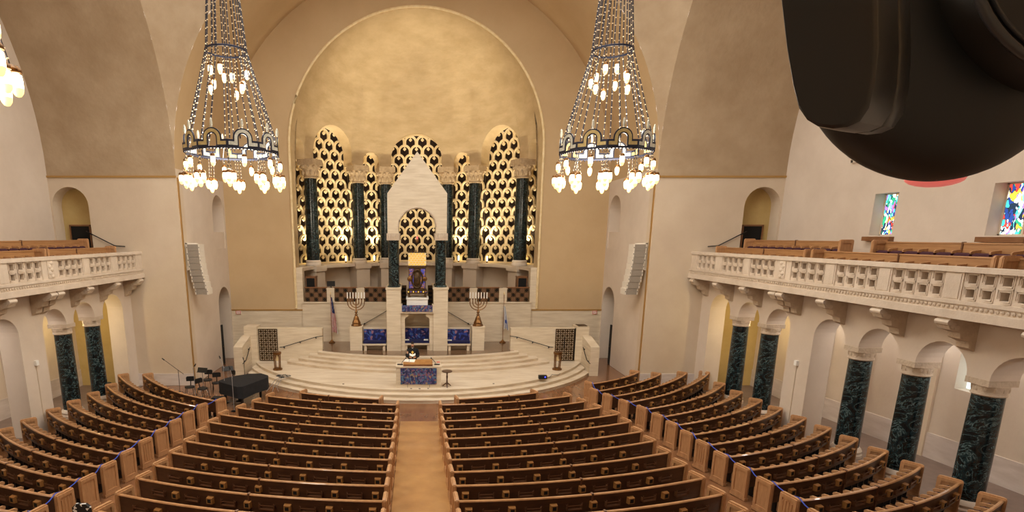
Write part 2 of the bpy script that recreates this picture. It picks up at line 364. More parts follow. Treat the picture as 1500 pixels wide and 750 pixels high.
for sx, sy in ((-1, 1), (1, 1), (-1, -1), (1, -1)):
    n = 20; idx = {}
    vs = []
    for i in range(n + 1):
        for j in range(n + 1):
            # corner pendentive: rows at angle between the two arches, from springing up to the dome ring
            ph = (pi / 2) * i / n; z = 11.4 * sin(ph); r = sqrt(RS * RS - z * z)
            a0 = math.acos(min(1, 11.4 / r)); a1 = pi / 2 - a0; a = a0 + (a1 - a0) * j / n
            if a1 < a0: a = pi / 4
            vs.append((sx * r * cos(a), DC + sy * r * sin(a), ZI + z))
    k = n + 1
    m.add(vs, [(i * k + j, (i + 1) * k + j, (i + 1) * k + j + 1, i * k + j + 1) for i in range(n) for j in range(n)])
struct('ceiling', m, 'vault', 'curved pendentives between the big arches', 'ceiling', 60)

# apse: arcade on columns, half dome
CA = [17.5, 33.6, 67.0]; RA = 7.4
bays = [(0, 1.62, 12.3, 14.15 - 1.62 + 0.45)]
def pol(al, r, z):
    return (r * sin(al), YC + r * cos(al), z)
def rz(z, r): 
    return r if z < ZA else sqrt(max(0.01, RA * RA - (z - ZA) ** 2)) + (r - RA)
BAY = []   # (centre deg, half width deg, arch crown z, label)
hc = 3.4
BAY.append((0, CA[0] - hc, 14.55, 'centre'))
for s_ in (-1, 1):
    BAY.append((s_ * (CA[0] + CA[1]) / 2, (CA[1] - CA[0]) / 2 - hc, 13.2, 'narrow'))
    BAY.append((s_ * (CA[1] + CA[2]) / 2, (CA[2] - CA[1]) / 2 - hc, 14.6, 'wide'))
    BAY.append((s_ * 77.0, 5.4, 13.3, 'edge'))
BAY.sort()
m = MB(); st = [(R(-90), 3.3, 15.4)]
ZCAP = 12.2
prev = None
for c, hw, zt, _ in BAY:
    hr = R(hw); rise = min(hr * RA, 1.75); zs = zt - rise
    zb0 = 5.6 if (prev is None) else ZCAP
    if prev is None: st.append((R(c) - hr, 3.3, 15.4))
    A = arch(R(c), hr, ZCAP if _ != 'edge' else ZCAP, zs, 15.4, 16, rise)
    st += A; prev = c
st.append((R(BAY[-1][0] + BAY[-1][1]), 3.3, 15.4)); st.append((R(90), 3.3, 15.4))
# edge jambs run to the floor of the loft
st[2:2] = []
m.strip(st, lambda a, z: pol(a, rz(z, RA), z), lambda a, z: pol(a, rz(z, RA) + 1.15, z), 8)
m.grid(lambda a, z: pol(a, 9.1, z), lrp(-pi / 2, pi / 2, 48), [3.0, 16.5])
m.grid(lambda a, z: pol(a, rz(z, RA), z), lrp(-pi / 2, pi / 2, 72), [15.4] + [ZA + RA * sin(p) for p in lrp(math.asin(2.9 / RA), pi / 2 - 0.001, 18)][1:])
struct('wall_apse', m, 'conch', 'golden rough plaster half dome above the apse columns', 'wall', 50)
# loft floor and low wall under the screens
m = MB(); m.grid(lambda a, r: pol(a, r, 3.3), lrp(-pi / 2, pi / 2, 36), [0.01, 8.2])
struct('floor', m, 'floor_stage', 'choir loft floor behind the openwork rail', 'floor')
m = MB(); m.grid(lambda a, z: pol(a, 8.0, z), lrp(-pi / 2, pi / 2, 48), [3.2, 5.5]); m.grid(lambda a, r: pol(a, r, 5.56), lrp(-pi / 2, pi / 2, 48), [6.95, 9.1])
m.grid(lambda a, z: pol(a, 6.95, z), lrp(-pi / 2, pi / 2, 48), [5.36, 5.56]); m.grid(lambda a, r: pol(a, r, 5.36), lrp(-pi / 2, pi / 2, 48), [6.95, 8.1])
struct('wall_loft', m, 'plaster', 'cream wall of the choir loft below the column bases', 'wall', 40)

# stage ----------------------------------------------------------------
def arc_step(name, cx, cy, r, xm, yback, z0, z1, mt, label, inner=0):
    m = MB(); n = 48; a = [(cx + x, cy - sqrt(r * r - x * x)) for x in lrp(-xm, xm, n)]
    poly = a + [(cx + xm, yback), (cx - xm, yback)]
    vs = [(x, y, z0) for x, y in poly] + [(x, y, z1) for x, y in poly]; k = len(poly)
    fs = [(i, (i + 1) % k, k + (i + 1) % k, k + i) for i in range(k)]
    m.add(vs, fs)
    # top as strips
    vs = []; 
    for x, y in a: vs += [(x, y, z1), (x, yback, z1)]
    m.add(vs, [(2 * i, 2 * i + 2, 2 * i + 3, 2 * i + 1) for i in range(n)])
    # thin nosing that overhangs the riser
    no = [(cx + x, cy - sqrt((r + 0.025) ** 2 - x * x)) for x in lrp(-xm, xm, n)]
    vs = [];
    for (x, y), (x2, y2) in zip(a, no): vs += [(x, y, z1), (x2, y2, z1), (x2, y2, z1 - 0.04), (x, y, z1 - 0.04)]
    fs = []
    for i in range(n):
        for q in range(3): fs.append((4 * i + q, 4 * i + 4 + q, 4 * i + 5 + q, 4 * i + 1 + q))
    m.add(vs, fs)
    return struct(name, m, mt, label, 'step')
names = ['lowest', 'second', 'third']
for i, r in enumerate((11.0, 10.66, 10.3)):
    arc_step('stage_step', 0.1, 34.9, r, 9.32 - 0.05 * i, 30.7, -0.05 if i == 0 else 0.15 * i, 0.15 * (i + 1), 'travertine_step', '%s curved travertine step at the front edge of the stage' % names[i])
for i, r in enumerate((13.35, 12.9, 12.55, 12.17)):
    arc_step('stage_step', 0.1, 41.0, r, [7.35, 6.75, 6.2, 5.7][i], 30.75, 0.45 + 0.15 * i, 0.6 + 0.15 * i, 'travertine_step', '%s curved travertine step behind the reading table' % ['first', 'next', 'upper', 'topmost'][i])
m = MB(); a = [(0.1 + x, 41 - sqrt(11.8 ** 2 - x * x)) for x in lrp(-5.5, 5.5, 30)]
vs = []
for x, y in a: vs += [(x, y, 1.056), (x, 33.5, 1.056)]
m.add(vs, [(2 * i, 2 * i + 2, 2 * i + 3, 2 * i + 1) for i in range(30)]); 
m.box(-7.0, -5.3, 30.9, 33.45, 0.6, 1.054); m.box(5.4, 7.0, 30.9, 33.45, 0.6, 1.054)
struct('floor', m, 'floor_stage', 'glossy brown floor of the upper platform', 'floor')
m = MB(); m.box(-7.0, 7.05, 33.35, 33.6, 0.5, 3.5); m.box(-7.0, 7.05, 33.31, 33.62, 3.44, 3.52)
struct('wall_stage', m, 'travertine', 'travertine rear wall of the platform below the loft rail')

# ------------------------------------------------------------------ side arcades and balconies
ARC = [(25.3, 0.85), (23.07, 0.76), (21.12, 0.72), (18.42, 0.72), (16.4, 0.74), (14.36, 0.74), (12.3, 0.74), (10.26, 0.74)]
COLY = [24.14, 22.08, 17.4, 15.38, 13.33, 11.28]
BR = [26.62, 24.52, 22.43, 20.52, 20.1, 18.0, 15.76, 13.72, 11.65, 9.6]
PAN = [(26.42, 24.8), (24.27, 22.66), (22.2, 20.66), (19.75, 18.1), (17.63, 15.98), (15.53, 13.95), (13.47, 11.87), (11.4, 9.8)]
def side(s, nm):
    X = lambda x: s * x
    def bx(mb, x0, x1, y0, y1, z0, z1):
        a, b = sorted((s * x0, s * x1)); return mb.box(a, b, min(y0, y1), max(y0, y1), z0, z1)
    # arcade wall
    m = MB(); st = [(YP, -0.1, 5.6)]
    for i, (c, hw) in enumerate(ARC):
        zs = 3.98; lo = zs
        A = arch(c, hw, zs, zs, 5.6, 16)
        A = [(2 * c - q, b, t) for q, b, t in A]     # run towards the camera
        if i == 0: A[0] = (A[0][0], -0.1, 5.6)
        if i == 2: A[-1] = (A[-1][0], -0.1, 5.6)
        if i == 3: A[0] = (A[0][0], -0.1, 5.6)
        st += A
    st.append((8.0, 3.98, 5.6))
    m.strip(st, lambda y, z: (s * XA, y, z), lambda y, z: (s * (XA + 0.75), y, z))
    struct('wall_%s_arcade' % nm, m, 'plaster_side', 'pale plaster arcade wall below the %s balcony' % nm)
    # outer walls
    m = MB()
    if s < 0:
        bx(m, XO, XO + 0.4, 3, YP, 5.6, 22.2)
    else:
        WY = [(20.55, 21.6), (16.0, 17.2)]
        ys = [3.0, 16.0, 17.2, 20.55, 21.6, YP]
        for a, b in zip(ys[:-1], ys[1:]):
            if (a, b) in ((16.0, 17.2), (20.55, 21.6)):
                bx(m, XO, XO + 0.55, a, b, 5.6, 7.5); bx(m, XO, XO + 0.55, a, b, 9.05, 22.2)
            else: bx(m, XO, XO + 0.55, a, b, 5.6, 22.2)
    struct('wall_%s' % nm, m, 'plaster_side', 'smooth pale outer wall above the %s balcony' % nm)
    m = MB()
    if s < 0: bx(m, 17.1, 17.5, 3, YP + 3.1, -0.2, 5.7)
    else:
        bx(m, 17.1, 17.5, 16.75, YP + 3.1, -0.2, 5.7); bx(m, 17.1, 17.5, 3, 15.95, -0.2, 5.7); bx(m, 17.1, 17.5, 15.95, 16.75, -0.2, 2.75); bx(m, 17.1, 17.5, 15.95, 16.75, 3.95, 5.7)
    struct('wall_%s_aisle' % nm, m, 'plaster_side', 'pale wall of the %s side aisle behind the columns' % nm)
    m = MB(); y = YP + 3
    m.add([(s * 17.07, y, -0.1), (s * 17.07, 22.5, -0.05), (s * 17.07, 3, zf(3)), (s * 17.07, 3, zf(3) + 0.85), (s * 17.07, 22.5, 0.85), (s * 17.07, y, 0.85), (s * 17.12, y, 0.85), (s * 17.12, 22.5, 0.85), (s * 17.12, 3, zf(3) + 0.85)], [(0, 1, 4, 5), (1, 2, 3, 4), (5, 4, 7, 6), (4, 3, 8, 7)])
    struct('baseboard_%s' % nm, m, 'dado', 'whitish marble dado along the %s aisle wall' % nm, 'baseboard')
    for y in (26.0, 22.1, 20.0, 17.4, 15.4):
        m = MB(); bx(m, 17.02, 17.1, y - 0.09, y + 0.09, 0, 5.2); struct('trim_%d' % (10 + int(y)), m, 'plaster', 'shallow upright pilaster strip on the %s aisle wall' % nm, 'trim')
    m = MB(); bx(m, XA + 0.7, 17.1, YP - 0.01, YP + 0.5, -0.1, 5.5)
    struct('wall_%s_aisle_end' % nm, m, 'aisle_end_lit', 'yellow lit end wall of the %s side aisle' % nm)
    m = MB(); bx(m, XA + 0.1, XO, 3, YP, 5.48, 5.62); bx(m, 15.1, XO, 3, YP, 5.62, 6.2)
    struct('ceiling', m, 'plaster', 'underside of the %s balcony floor' % nm, 'ceiling')
    # columns of the arcade
    for i, y in enumerate(COLY):
        z0 = zf(y)
        w = ['nearest the stage', 'second from the stage', 'third from the stage, next after the square pier', 'fourth from the stage', 'fifth from the stage', 'farthest from the stage'][i]
        t = thing('arcade_column', (s * (XA + 0.37), y, z0), 'dark green marble column of the %s arcade, %s' % (nm, w), 'column', 'green marble arcade columns')
        c = (s * (XA + 0.37), y, z0)
        MB().lathe([(0.46, 0), (0.46, 0.12), (0.42, 0.16), (0.44, 0.24), (0.4, 0.32), (0.36, 0.36)], c, 20).build('base', 'stone', t, 40)
        MB().lathe([(0.34, 0.36), (0.335, 1.5), (0.315, 3.55 - z0)], c, 24).build('shaft', 'marble', t, 40)
        k = MB(); k.lathe([(0.33, 3.55), (0.36, 3.58), (0.34, 3.62), (0.345, 3.7), (0.36, 3.82)], (c[0], c[1], 0), 24); k.cbox((c[0], c[1], 3.9), (0.76, 0.6, 0.16))
        for q in range(12):
            a = 2 * pi * q / 12; k.ell((c[0] + 0.33 * cos(a), c[1] + 0.33 * sin(a), 3.74), (0.04, 0.04, 0.09), 6, 4)
        k.build('capital', 'stone_relief', t, 40)
    # parapet
    t = thing('balcony_parapet', (s * 13.4, 17, 5.45), 'carved cream stone balcony parapet with square openings on the %s' % nm, 'parapet', 'balcony parapets')
    x0, x1 = 13.42, 13.72
    for a, b in PAN:
        L = a - b; n = 4; hw = 0.2; hz = 0.2
        m = MB(); ys = [b]; 
        step = L / n
        for i in range(n): yc = b + step * (i + 0.5); ys += [yc - hw / 2, yc + hw / 2]
        ys.append(a); zc = (6.12, 6.46); zs = [5.93, zc[0] - hz / 2, zc[0] + hz / 2, zc[1] - hz / 2, zc[1] + hz / 2, 6.62]
        for i in range(len(ys) - 1):
            for j in range(5):
                if i % 2 == 1 and j in (1, 3): continue
                bx(m, x0 + 0.03, x1, ys[i], ys[i + 1], zs[j], zs[j + 1])
        p = m.build('panel', 'stone', t)
        r = MB()
        for i in range(n):
            for z in zc:
                yc = b + step * (i + 0.5)
                for g in (0.13, 0.17):
                    w_ = 0.014
                    bx(r, x0 + 0.012, x0 + 0.04, yc - g, yc + g, z + g - w_ - 0.01, z + g - 0.01); bx(r, x0 + 0.012, x0 + 0.04, yc - g, yc + g * 0.2, z - g, z - g + w_)
                    bx(r, x0 + 0.012, x0 + 0.04, yc - g, yc - g + w_, z - g, z + g - 0.01); bx(r, x0 + 0.012, x0 + 0.04, yc + g - w_, yc + g, z - g * 0.3, z + g - 0.01)
        r.build('key_pattern_relief', 'stone', p)
    edges = [27.0] + [v for p in PAN for v in p] + [8.0]
    for i in range(0, len(edges) - 1, 2):
        a, b = edges[i], edges[i + 1]; m = MB(); bx(m, x0, x1 + 0.02, b, a, 5.93, 6.62)
        if abs(a - b) > 0.6:
            bx(m, x0 - 0.03, x0, b + 0.28, a - 0.28, 5.97, 6.58)
            for q in range(5): m.ell((s * (x0 - 0.03), (a + b) / 2 + 0.06 * (-1) ** q, 6.03 + q * 0.12), (0.035, 0.09, 0.07), 8, 5)
        else: bx(m, x0 - 0.015, x0, b + 0.05, a - 0.05, 5.97, 6.58)
        m.build('pilaster', 'stone', t)
    m = MB(); bx(m, x0 - 0.05, x1 + 0.06, 8, 27, 6.62, 6.74); m.build('top_rail', 'stone', t)
    m = MB(); bx(m, x0 - 0.06, x1 + 0.05, 8, 27, 5.84, 5.93); bx(m, x0 - 0.02, x1, 8, 27, 5.68, 5.84); bx(m, x0 - 0.1, XA + 0.1, 8, 27, 5.48, 5.68); m.build('ledge', 'stone', t)
    m = MB(); y = 26.9
    while y > 8.1: m.ell((s * (x0 - 0.03), y, 5.76), (0.03, 0.045, 0.05), 6, 4); y -= 0.12
    o = m.build('bead_moulding', 'stone_relief', t); o['kind'] = 'stuff'
    # brackets
    pr = [(XA + 0.02, 4.62), (XA - 0.02, 4.62), (XA - 0.16, 4.7), (XA - 0.2, 4.86), (XA - 0.42, 4.95), (XA - 0.46, 5.1), (13.56, 5.14), (13.42, 5.18), (13.36, 5.3), (13.38, 5.48), (XA + 0.02, 5.48)]
    for y in BR:
        m = MB(); m.prism(pr, lambda a, b, d: (s * a, y + d, b), -0.17, 0.17); b_ = m.build('bracket', 'stone_relief', t)
        k = MB()
        for q in range(3): k.tube([(s * (13.38 + 0.1 * q), y - 0.185, 5.36 - 0.07 * q), (s * (13.38 + 0.1 * q), y + 0.185, 5.36 - 0.07 * q)], 0.075, 8)
        k.build('scroll', 'stone', b_, 40)
both(side)

# windows (right-hand balcony wall) -----------------------------------------
for n_, (a, b) in enumerate(((20.55, 21.6), (16.0, 17.2))):
    m = MB(); xg = XO + 0.42
    m.box(xg - 0.03, xg + 0.03, a, a + 0.05, 7.5, 9.05).box(xg - 0.03, xg + 0.03, b - 0.05, b, 7.5, 9.05).box(xg - 0.03, xg + 0.03, a, b, 7.5, 7.54).box(xg - 0.03, xg + 0.03, a, b, 9.01, 9.05)
    mid = a + (b - a) * 0.42; m.box(xg - 0.04, xg + 0.04, mid - 0.03, mid + 0.03, 7.5, 9.05)
    o = struct('window_%d' % (n_ + 1), m, 'plaster', ['stained glass window nearer the stage above the right balcony', 'stained glass window farther right above the right balcony'][n_], 'window')
    for y0, y1 in ((a + 0.05, mid - 0.03), (mid + 0.03, b - 0.05)):
        p = MB(); p.box(xg - 0.008, xg + 0.008, y0, y1, 7.54, 9.01); p.build('pane', 'stained', o)
    p = MB(); p.box(XO - 0.2, XO + 0.02, a - 0.12, b + 0.08, 7.3, 7.46); p.build('sill', 'wood_mid', o)
m = MB(); m.box(17.48, 17.52, 15.95, 16.75, 2.75, 3.95)
o = struct('window_3', m, 'daylight', 'small recessed bright window in the right aisle wall', 'window')
p = MB(); p.box(17.44, 17.5, 16.33, 16.37, 2.75, 3.95); p.build('mullion', 'plaster', o)
m = MB(); m.box(17.49, 17.5, 22.0, 22.9, 10.45, 11.75)
o = struct('window_4', m, 'stained', 'upper stained glass window mostly hidden behind the black camera', 'window')
p = MB(); p.box(17.42, 17.5, 21.9, 22.0, 10.35, 11.85).box(17.42, 17.5, 22.9, 23.0, 10.35, 11.85).box(17.42, 17.5, 21.9, 23.0, 10.33, 10.45).box(17.42, 17.5, 21.9, 23.0, 11.75, 11.85); p.build('window_frame', 'plaster', o)

# ------------------------------------------------------------------ apse columns and lattice screens
for s_, nm in ((-1, 'left'), (1, 'right')):
    for i, a in enumerate(CA):
        al = R(a) * s_; p = pol(al, RA - 0.02, 5.56)
        t = thing('apse_column', p, 'tall dark green marble column in the apse, %s of the %s three' % (['innermost, partly behind the ark canopy,', 'middle', 'outermost'][i], nm), 'column', 'tall apse columns')
        MB().lathe([(0.52, 0), (0.52, 0.14), (0.47, 0.2), (0.5, 0.28), (0.44, 0.36)], p, 20).build('base', 'stone', t, 40)
        MB().lathe([(0.43, 0.36), (0.42, 3), (0.4, 5.5)], p, 24).build('shaft', 'marble_dark', t, 40)
        k = MB(); k.lathe([(0.42, 5.5), (0.46, 5.54), (0.42, 5.6), (0.45, 5.8), (0.56, 6.1), (0.62, 6.3)], p, 20)
        for q in range(10):
            an = 2 * pi * q / 10
            k.ell((p[0] + 0.47 * cos(an), p[1] + 0.47 * sin(an), p[2] + 5.85), (0.1, 0.1, 0.2), 6, 5); k.ell((p[0] + 0.58 * cos(an + 0.3), p[1] + 0.58 * sin(an + 0.3), p[2] + 6.18), (0.1, 0.1, 0.1), 6, 5)
        e = 0.58; q4 = [(-e, -e), (e, -e), (e, e), (-e, e)]
        k.prism(q4, lambda u, v, d: (p[0] + u * cos(al) + v * sin(al), p[1] - u * sin(al) + v * cos(al), p[2] + d), 6.3, 6.66)
        k.build('capital', 'capital_shaded', t, 40)
        if a < 80:
            e2 = 0.62; w = MB(); q4 = [(-e2, -e2), (e2, -e2), (e2, e2), (-e2, e2)]
            w.prism(q4, lambda u, v, d: (p[0] + u * cos(al) + v * sin(al), p[1] - u * sin(al) + v * cos(al), d), 5.2, 5.56); w.prism([(u * 0.85, v * 0.85) for u, v in q4], lambda u, v, d: (p[0] + u * cos(al) + v * sin(al), p[1] - u * sin(al) + v * cos(al), d), 3.3, 5.2)
            w.build('pedestal', 'plaster', t)
# one fish-scale of the lattice: arched band, two legs curving in, hanging bud
PW, PH = 0.87, 0.64
def scale_mesh():
    m = MB(); ro, ri = 0.475, 0.315; n = 12
    out = [(ro, -0.2)] + [(ro * cos(a), ro * sin(a)) for a in lrp(0, pi, n)] + [(-ro, -0.2)]
    inn = [(ri, -0.26)] + [(ri * cos(a), ri * sin(a)) for a in lrp(0, pi, n)] + [(-ri, -0.26)]
    vs = []
    for (a, b), (c, d) in zip(out, inn): vs += [(a, -0.03, b), ((a + c) / 2, -0.07, (b + d) / 2), (c, -0.03, d), (c, 0.05, d), (a, 0.05, b)]
    k = len(out); fs = []
    for i in range(k - 1):
        for q in range(5): fs.append((5 * i + q, 5 * i + (q + 1) % 5, 5 * i + 5 + (q + 1) % 5, 5 * i + 5 + q))
    m.add(vs, fs)
    bud = [(0, 0.02), (0.075, 0.08), (0.12, 0.15), (0.08, 0.21), (0.035, 0.19), (0.04, 0.33), (-0.04, 0.33), (-0.035, 0.19), (-0.08, 0.21), (-0.12, 0.15), (-0.075, 0.08)]
    m.prism(bud, lambda a, b, d: (a, d, b), -0.10, 0.03)
    return m.mesh('lattice_scale', 'gold')
SC = scale_mesh(); RSx = 8.6
bl = {-77: 'slim sliver of gilded lattice at the far left apse jamb', 77: 'slim sliver of gilded lattice at the far right apse jamb'}
for c, hw, zt, kind in BAY:
    sd = 'left' if c < 0 else 'right'
    lab = {'centre': 'central gilded fish-scale lattice behind the ark canopy', 'wide': 'wide tall gilded fish-scale lattice with rounded head, %s of the ark' % sd, 'narrow': 'narrow gilded fish-scale lattice between two columns, %s of the ark' % sd, 'edge': 'slim sliver of gilded lattice at the far %s apse jamb' % sd}[kind]
    p0 = pol(R(c), RSx, 5.56)
    t = thing('lattice_screen', p0, lab, 'lattice screen', 'gilded apse screens')
    b = MB(); h2 = R(hw + (3.35 if kind != 'edge' else 1.6)); zt2 = zt + 0.6
    b.grid(lambda a, z: pol(a, RSx + 0.35, z), lrp(R(c) - h2, R(c) + h2, 10), [5.575, zt2]); b.build('backing', 'screen_dark', t)
    f = MB(); f.grid(lambda a, z: pol(a, RSx - 0.02, z), lrp(R(c) - h2, R(c) + h2, 10), [5.575, 5.68]); f.build('bottom_bar', 'gold', t)
    half = R(hw + (3.3 if kind != 'edge' else 1.2)) * RSx; nc = int(half / PW) + 1
    for row in range(int((zt - 5.4) / PH) + 2):
        z = 5.85 + row * PH
        for q in range(-nc, nc + 1):
            u = (q + (0.5 if row % 2 else 0)) * PW
            if abs(u) > half: continue
            if z > zt + 0.3: continue
            al = R(c) + u / RSx
            inst(SC, 'lattice_scale', t, pol(al, RSx, z), -al)
# small uplights at the foot of the screens
for s_ in (-1, 1):
    for a, nm in ((38.5, 'wide'), (22.5, 'narrow'), (61.5, 'outer')):
        al = R(a) * s_; p = pol(al, RA + 0.8, 5.58)
        t = thing('uplight', p, 'small glowing uplight at the foot of the %s lattice on the %s' % (nm, 'left' if s_ < 0 else 'right'), 'lamp', 'apse uplights')
        MB().lathe([(0.06, 0), (0.06, 0.1), (0.05, 0.12)], p, 10).build('housing', 'bronze', t)
        MB().lathe([(0.04, 0.12), (0.05, 0.2), (0.05, 0.42), (0.02, 0.46)], p, 10).build('lamp_tube', 'uplight', t, 40)
        l = bpy.data.lights.new('uplight_light', 'SPOT'); l.energy = 900; l.color = (1, 0.88, 0.66); l.shadow_soft_size = 0.12; l.spot_size = R(72); l.spot_blend = 0.7
        o = bpy.data.objects.new('uplight_light', l); COL.objects.link(o); o.location = pol(al, RA + 0.62, 6.1); o.rotation_euler = (R(180), 0, 0)
# unseen fill spots added behind the loft rail to brighten the half dome
for s_ in (-1, 0, 1):
    l = bpy.data.lights.new('apse_fill_light', 'SPOT'); l.energy = 1500; l.color = (1, 0.86, 0.62); l.spot_size = R(95); l.spot_blend = 0.9; l.shadow_soft_size = 0.25
    o = bpy.data.objects.new('apse_fill_light', l); COL.objects.link(o); o.location = (4.2 * s_, YC + (0.6 if s_ else 2.2), 4.4); o.rotation_euler = (R(150), 0, R(-12) * s_)

# loft rail ----------------------------------------------------------------
RAILP = [(-6.8, -5.5), (-5.0, -3.68), (-3.17, -1.86), (1.9, 3.24), (3.72, 5.03), (5.55, 6.86)]
pos = ['far left', 'second from the left', 'beside the ark canopy on the left', 'beside the ark canopy on the right', 'second from the right', 'far right']
for (a, b), w in zip(RAILP, pos):
    t = thing('loft_railing', ((a + b) / 2, 33.35, 3.52), 'brown openwork rail panel of the choir loft, %s' % w, 'railing', 'choir loft rail panels')
    MB().box(a, b, 33.44, 33.5, 3.52, 4.36).build('panel', 'loft_panel', t)
    MB().box(a - 0.04, b + 0.04, 33.38, 33.54, 4.36, 4.42).build('cap_rail', 'wood_mid', t)
    n = 5; w_ = (b - a) / n
    for i in range(n):
        for j in range(3):
            if (i + j) % 2: continue
            cx = a + w_ * (i + 0.5); cz = 3.52 + 0.28 * (j + 0.5)
            k = MB(); k.box(cx - 0.1, cx + 0.1, 33.425, 33.445, cz - 0.035, cz + 0.035).box(cx - 0.035, cx + 0.035, 33.424, 33.446, cz - 0.1, cz + 0.1); k.build('cross_cutout', 'hole', t)
            k = MB(); k.box(cx - 0.135, cx + 0.135, 33.43, 33.44, cz - 0.135, cz + 0.135); k.build('recessed_square', 'bronze_dark', t)
for a, b, w in ((-5.48, -5.02, 'left, behind the striped flag'), (-3.66, -3.19, 'left, behind the menorah'), (3.26, 3.7, 'right, behind the menorah'), (5.05, 5.53, 'right, behind the white flag')):
    m = MB(); m.box(a, b, 33.36, 33.6, 3.5, 4.3); m.box(a - 0.02, b + 0.02, 33.34, 33.62, 4.3, 4.36)
    tag(m.build('rail_pier', 'travertine', None, 0, ((a + b) / 2, 33.48, 3.5)), 'pale stone pier of the loft rail on the %s' % w, 'pier', 'loft rail piers')

# loft furniture
def loft_chair(x, y, lab, rz=0):
    t = thing('choir_chair', (0, 0, 0), lab, 'chair', 'dark chairs in the choir loft')
    MB().cbox((0, 0, 0.45), (0.48, 0.46, 0.08)).build('seat', 'green_cloth', t)
    m = MB(); pr = [(-0.24, 0.5), (0.24, 0.5), (0.24, 0.98), (0.18, 1.06), (-0.18, 1.06), (-0.24, 0.98)]; m.prism(pr, lambda a, b, d: (a, 0.2 + d + 0.1 * (b - 0.5), b), 0, 0.07); m.build('backrest', 'green_cloth', t)
    for sx in (-0.2, 0.2):
        for sy in (-0.18, 0.18): MB().cbox((sx, sy, 0.205), (0.035, 0.035, 0.41)).build('leg', 'black_metal', t)
    t.location = (x, y, 3.3); t.rotation_euler = (0, 0, rz)
for x, y, l in ((-3.8, 34.1, 'dark green chair in the loft, leftmost of the left three'), (-2.78, 34.1, 'dark green chair in the loft, middle of the left three'), (-2.2, 34.1, 'dark green chair in the loft, third from the left, next to the left ark column'), (-1.0, 34.4, 'dark green chair in the loft glimpsed left of the golden ark'),
                (3.0, 34.1, 'dark green chair in the loft, first of the three right of the ark'), (3.52, 34.1, 'dark green chair in the loft, middle of the three right of the ark'), (4.02, 34.15, 'dark green chair in the loft, last of the three right of the ark'), (5.15, 34.1, 'dark green chair standing alone at the right end of the loft')):
    loft_chair(x, y, l, pi)
t = thing('monitor', (-5.3, 34.0, 3.3), 'black flat monitor on a stand behind the far left loft rail', 'monitor')
MB().box(-5.55, -5.05, 33.98, 34.02, 4.42, 4.74).build('screen', 'black', t); MB().box(-5.33, -5.27, 33.97, 34.03, 3.32, 4.45).box(-5.5, -5.1, 33.9, 34.1, 3.3, 3.33).build('stand', 'black_metal', t)
for s_ in (-1, 1):
    m = MB(); a, b = sorted((s_ * 6.3, s_ * 6.9)); m.box(a, b, 34.2, 34.9, 3.3, 4.95); m.box(a - 0.03, b + 0.03, 34.17, 34.93, 4.95, 5.0)
    t = tag(m.build('loft_cabinet', 'wood_mid', None, 0, (s_ * 6.6, 34.5, 3.3)), 'dark cabinet in the %s corner of the choir loft' % ('left' if s_ < 0 else 'right'), 'cabinet')
    MB().box(a + 0.05, b - 0.05, 34.18, 34.2, 3.4, 4.9).build('door', 'hole', t)

# ------------------------------------------------------------------ ark canopy
t = thing('ark_canopy', (0.04, 30.6, 1.05), 'gabled pale stone canopy with green marble columns over the golden ark', 'canopy')
xc = 0.04
m = MB(); st = []
def gab(x): return 9.73 + (1.62 - abs(x)) * (11.87 - 9.73) / 1.62
st = [(-1.62, 7.62, gab(1.62))] 
A = arch(0, 1.03, 7.62, 7.95, 0, 20); A = [(q, b, gab(q)) for q, b, _ in A]
st += A + [(1.62, 7.62, gab(1.62))]
mid = [i for i, v in enumerate(st) if abs(v[0]) < 1e-6]
m.strip(st, lambda x, z: (xc + x, 30.6, z), lambda x, z: (xc + x, 32.2, z)); m.build('gable', 'travertine', t, 0)
m = MB(); pts = [(xc + 1.03 * cos(a), 30.58, 7.95 + 1.03 * sin(a)) for a in lrp(0, pi, 24)]; m.tube(pts, 0.05, 6); m.build('arch_moulding', 'stone_relief', t, 40)
for s_ in (-1, 1):
    for y in (30.95, 31.9):
        c = (xc + s_ * 1.32, y, 4.66)
        k = MB(); k.box(c[0] - 0.36, c[0] + 0.36, y - 0.36, y + 0.36, 7.24, 7.62); 
        for q in range(7): k.ell((c[0] - 0.3 + 0.1 * q, y - 0.36, 7.44), (0.045, 0.03, 0.12), 6, 5)
        k.build('capital', 'stone_relief', t)
        MB().lathe([(0.36, 0), (0.36, 0.06), (0.29, 0.12), (0.285, 2.54), (0.3, 2.58)], c, 24).build('shaft', 'marble', t, 40)
    m = MB(); a, b = sorted((xc + s_ * 0.92, xc + s_ * 1.72)); m.box(a, b, 30.5, 33.35, 1.05, 4.55); m.box(a - 0.04, b + 0.04, 30.46, 33.35, 4.55, 4.66)
    m.build('pedestal', 'travertine', t)
    pr = [(0.92, 1.05), (0.70, 1.05), (0.70, 2.85), (0.66, 2.95), (0.5, 3.02), (0.46, 3.18), (0.46, 3.28), (0.92, 3.28)]
    m = MB(); m.prism([(s_ * a + xc, b) for a, b in pr], lambda a, b, d: (a, d, b), 30.62, 32.0); m.build('corbel', 'travertine', t)
m = MB(); m.box(xc - 0.98, xc + 0.98, 30.45, 31.9, 3.22, 3.32); m.box(xc - 0.98, xc - 0.84, 30.45, 31.0, 3.32, 3.72); m.box(xc + 0.84, xc + 0.98, 30.45, 31.0, 3.32, 3.72); m.build('shelf', 'travertine', t)
m = MB(); m.box(xc - 0.9, xc + 0.9, 31.9, 32.0, 1.05, 3.3); m.build('recess_back', 'travertine', t)
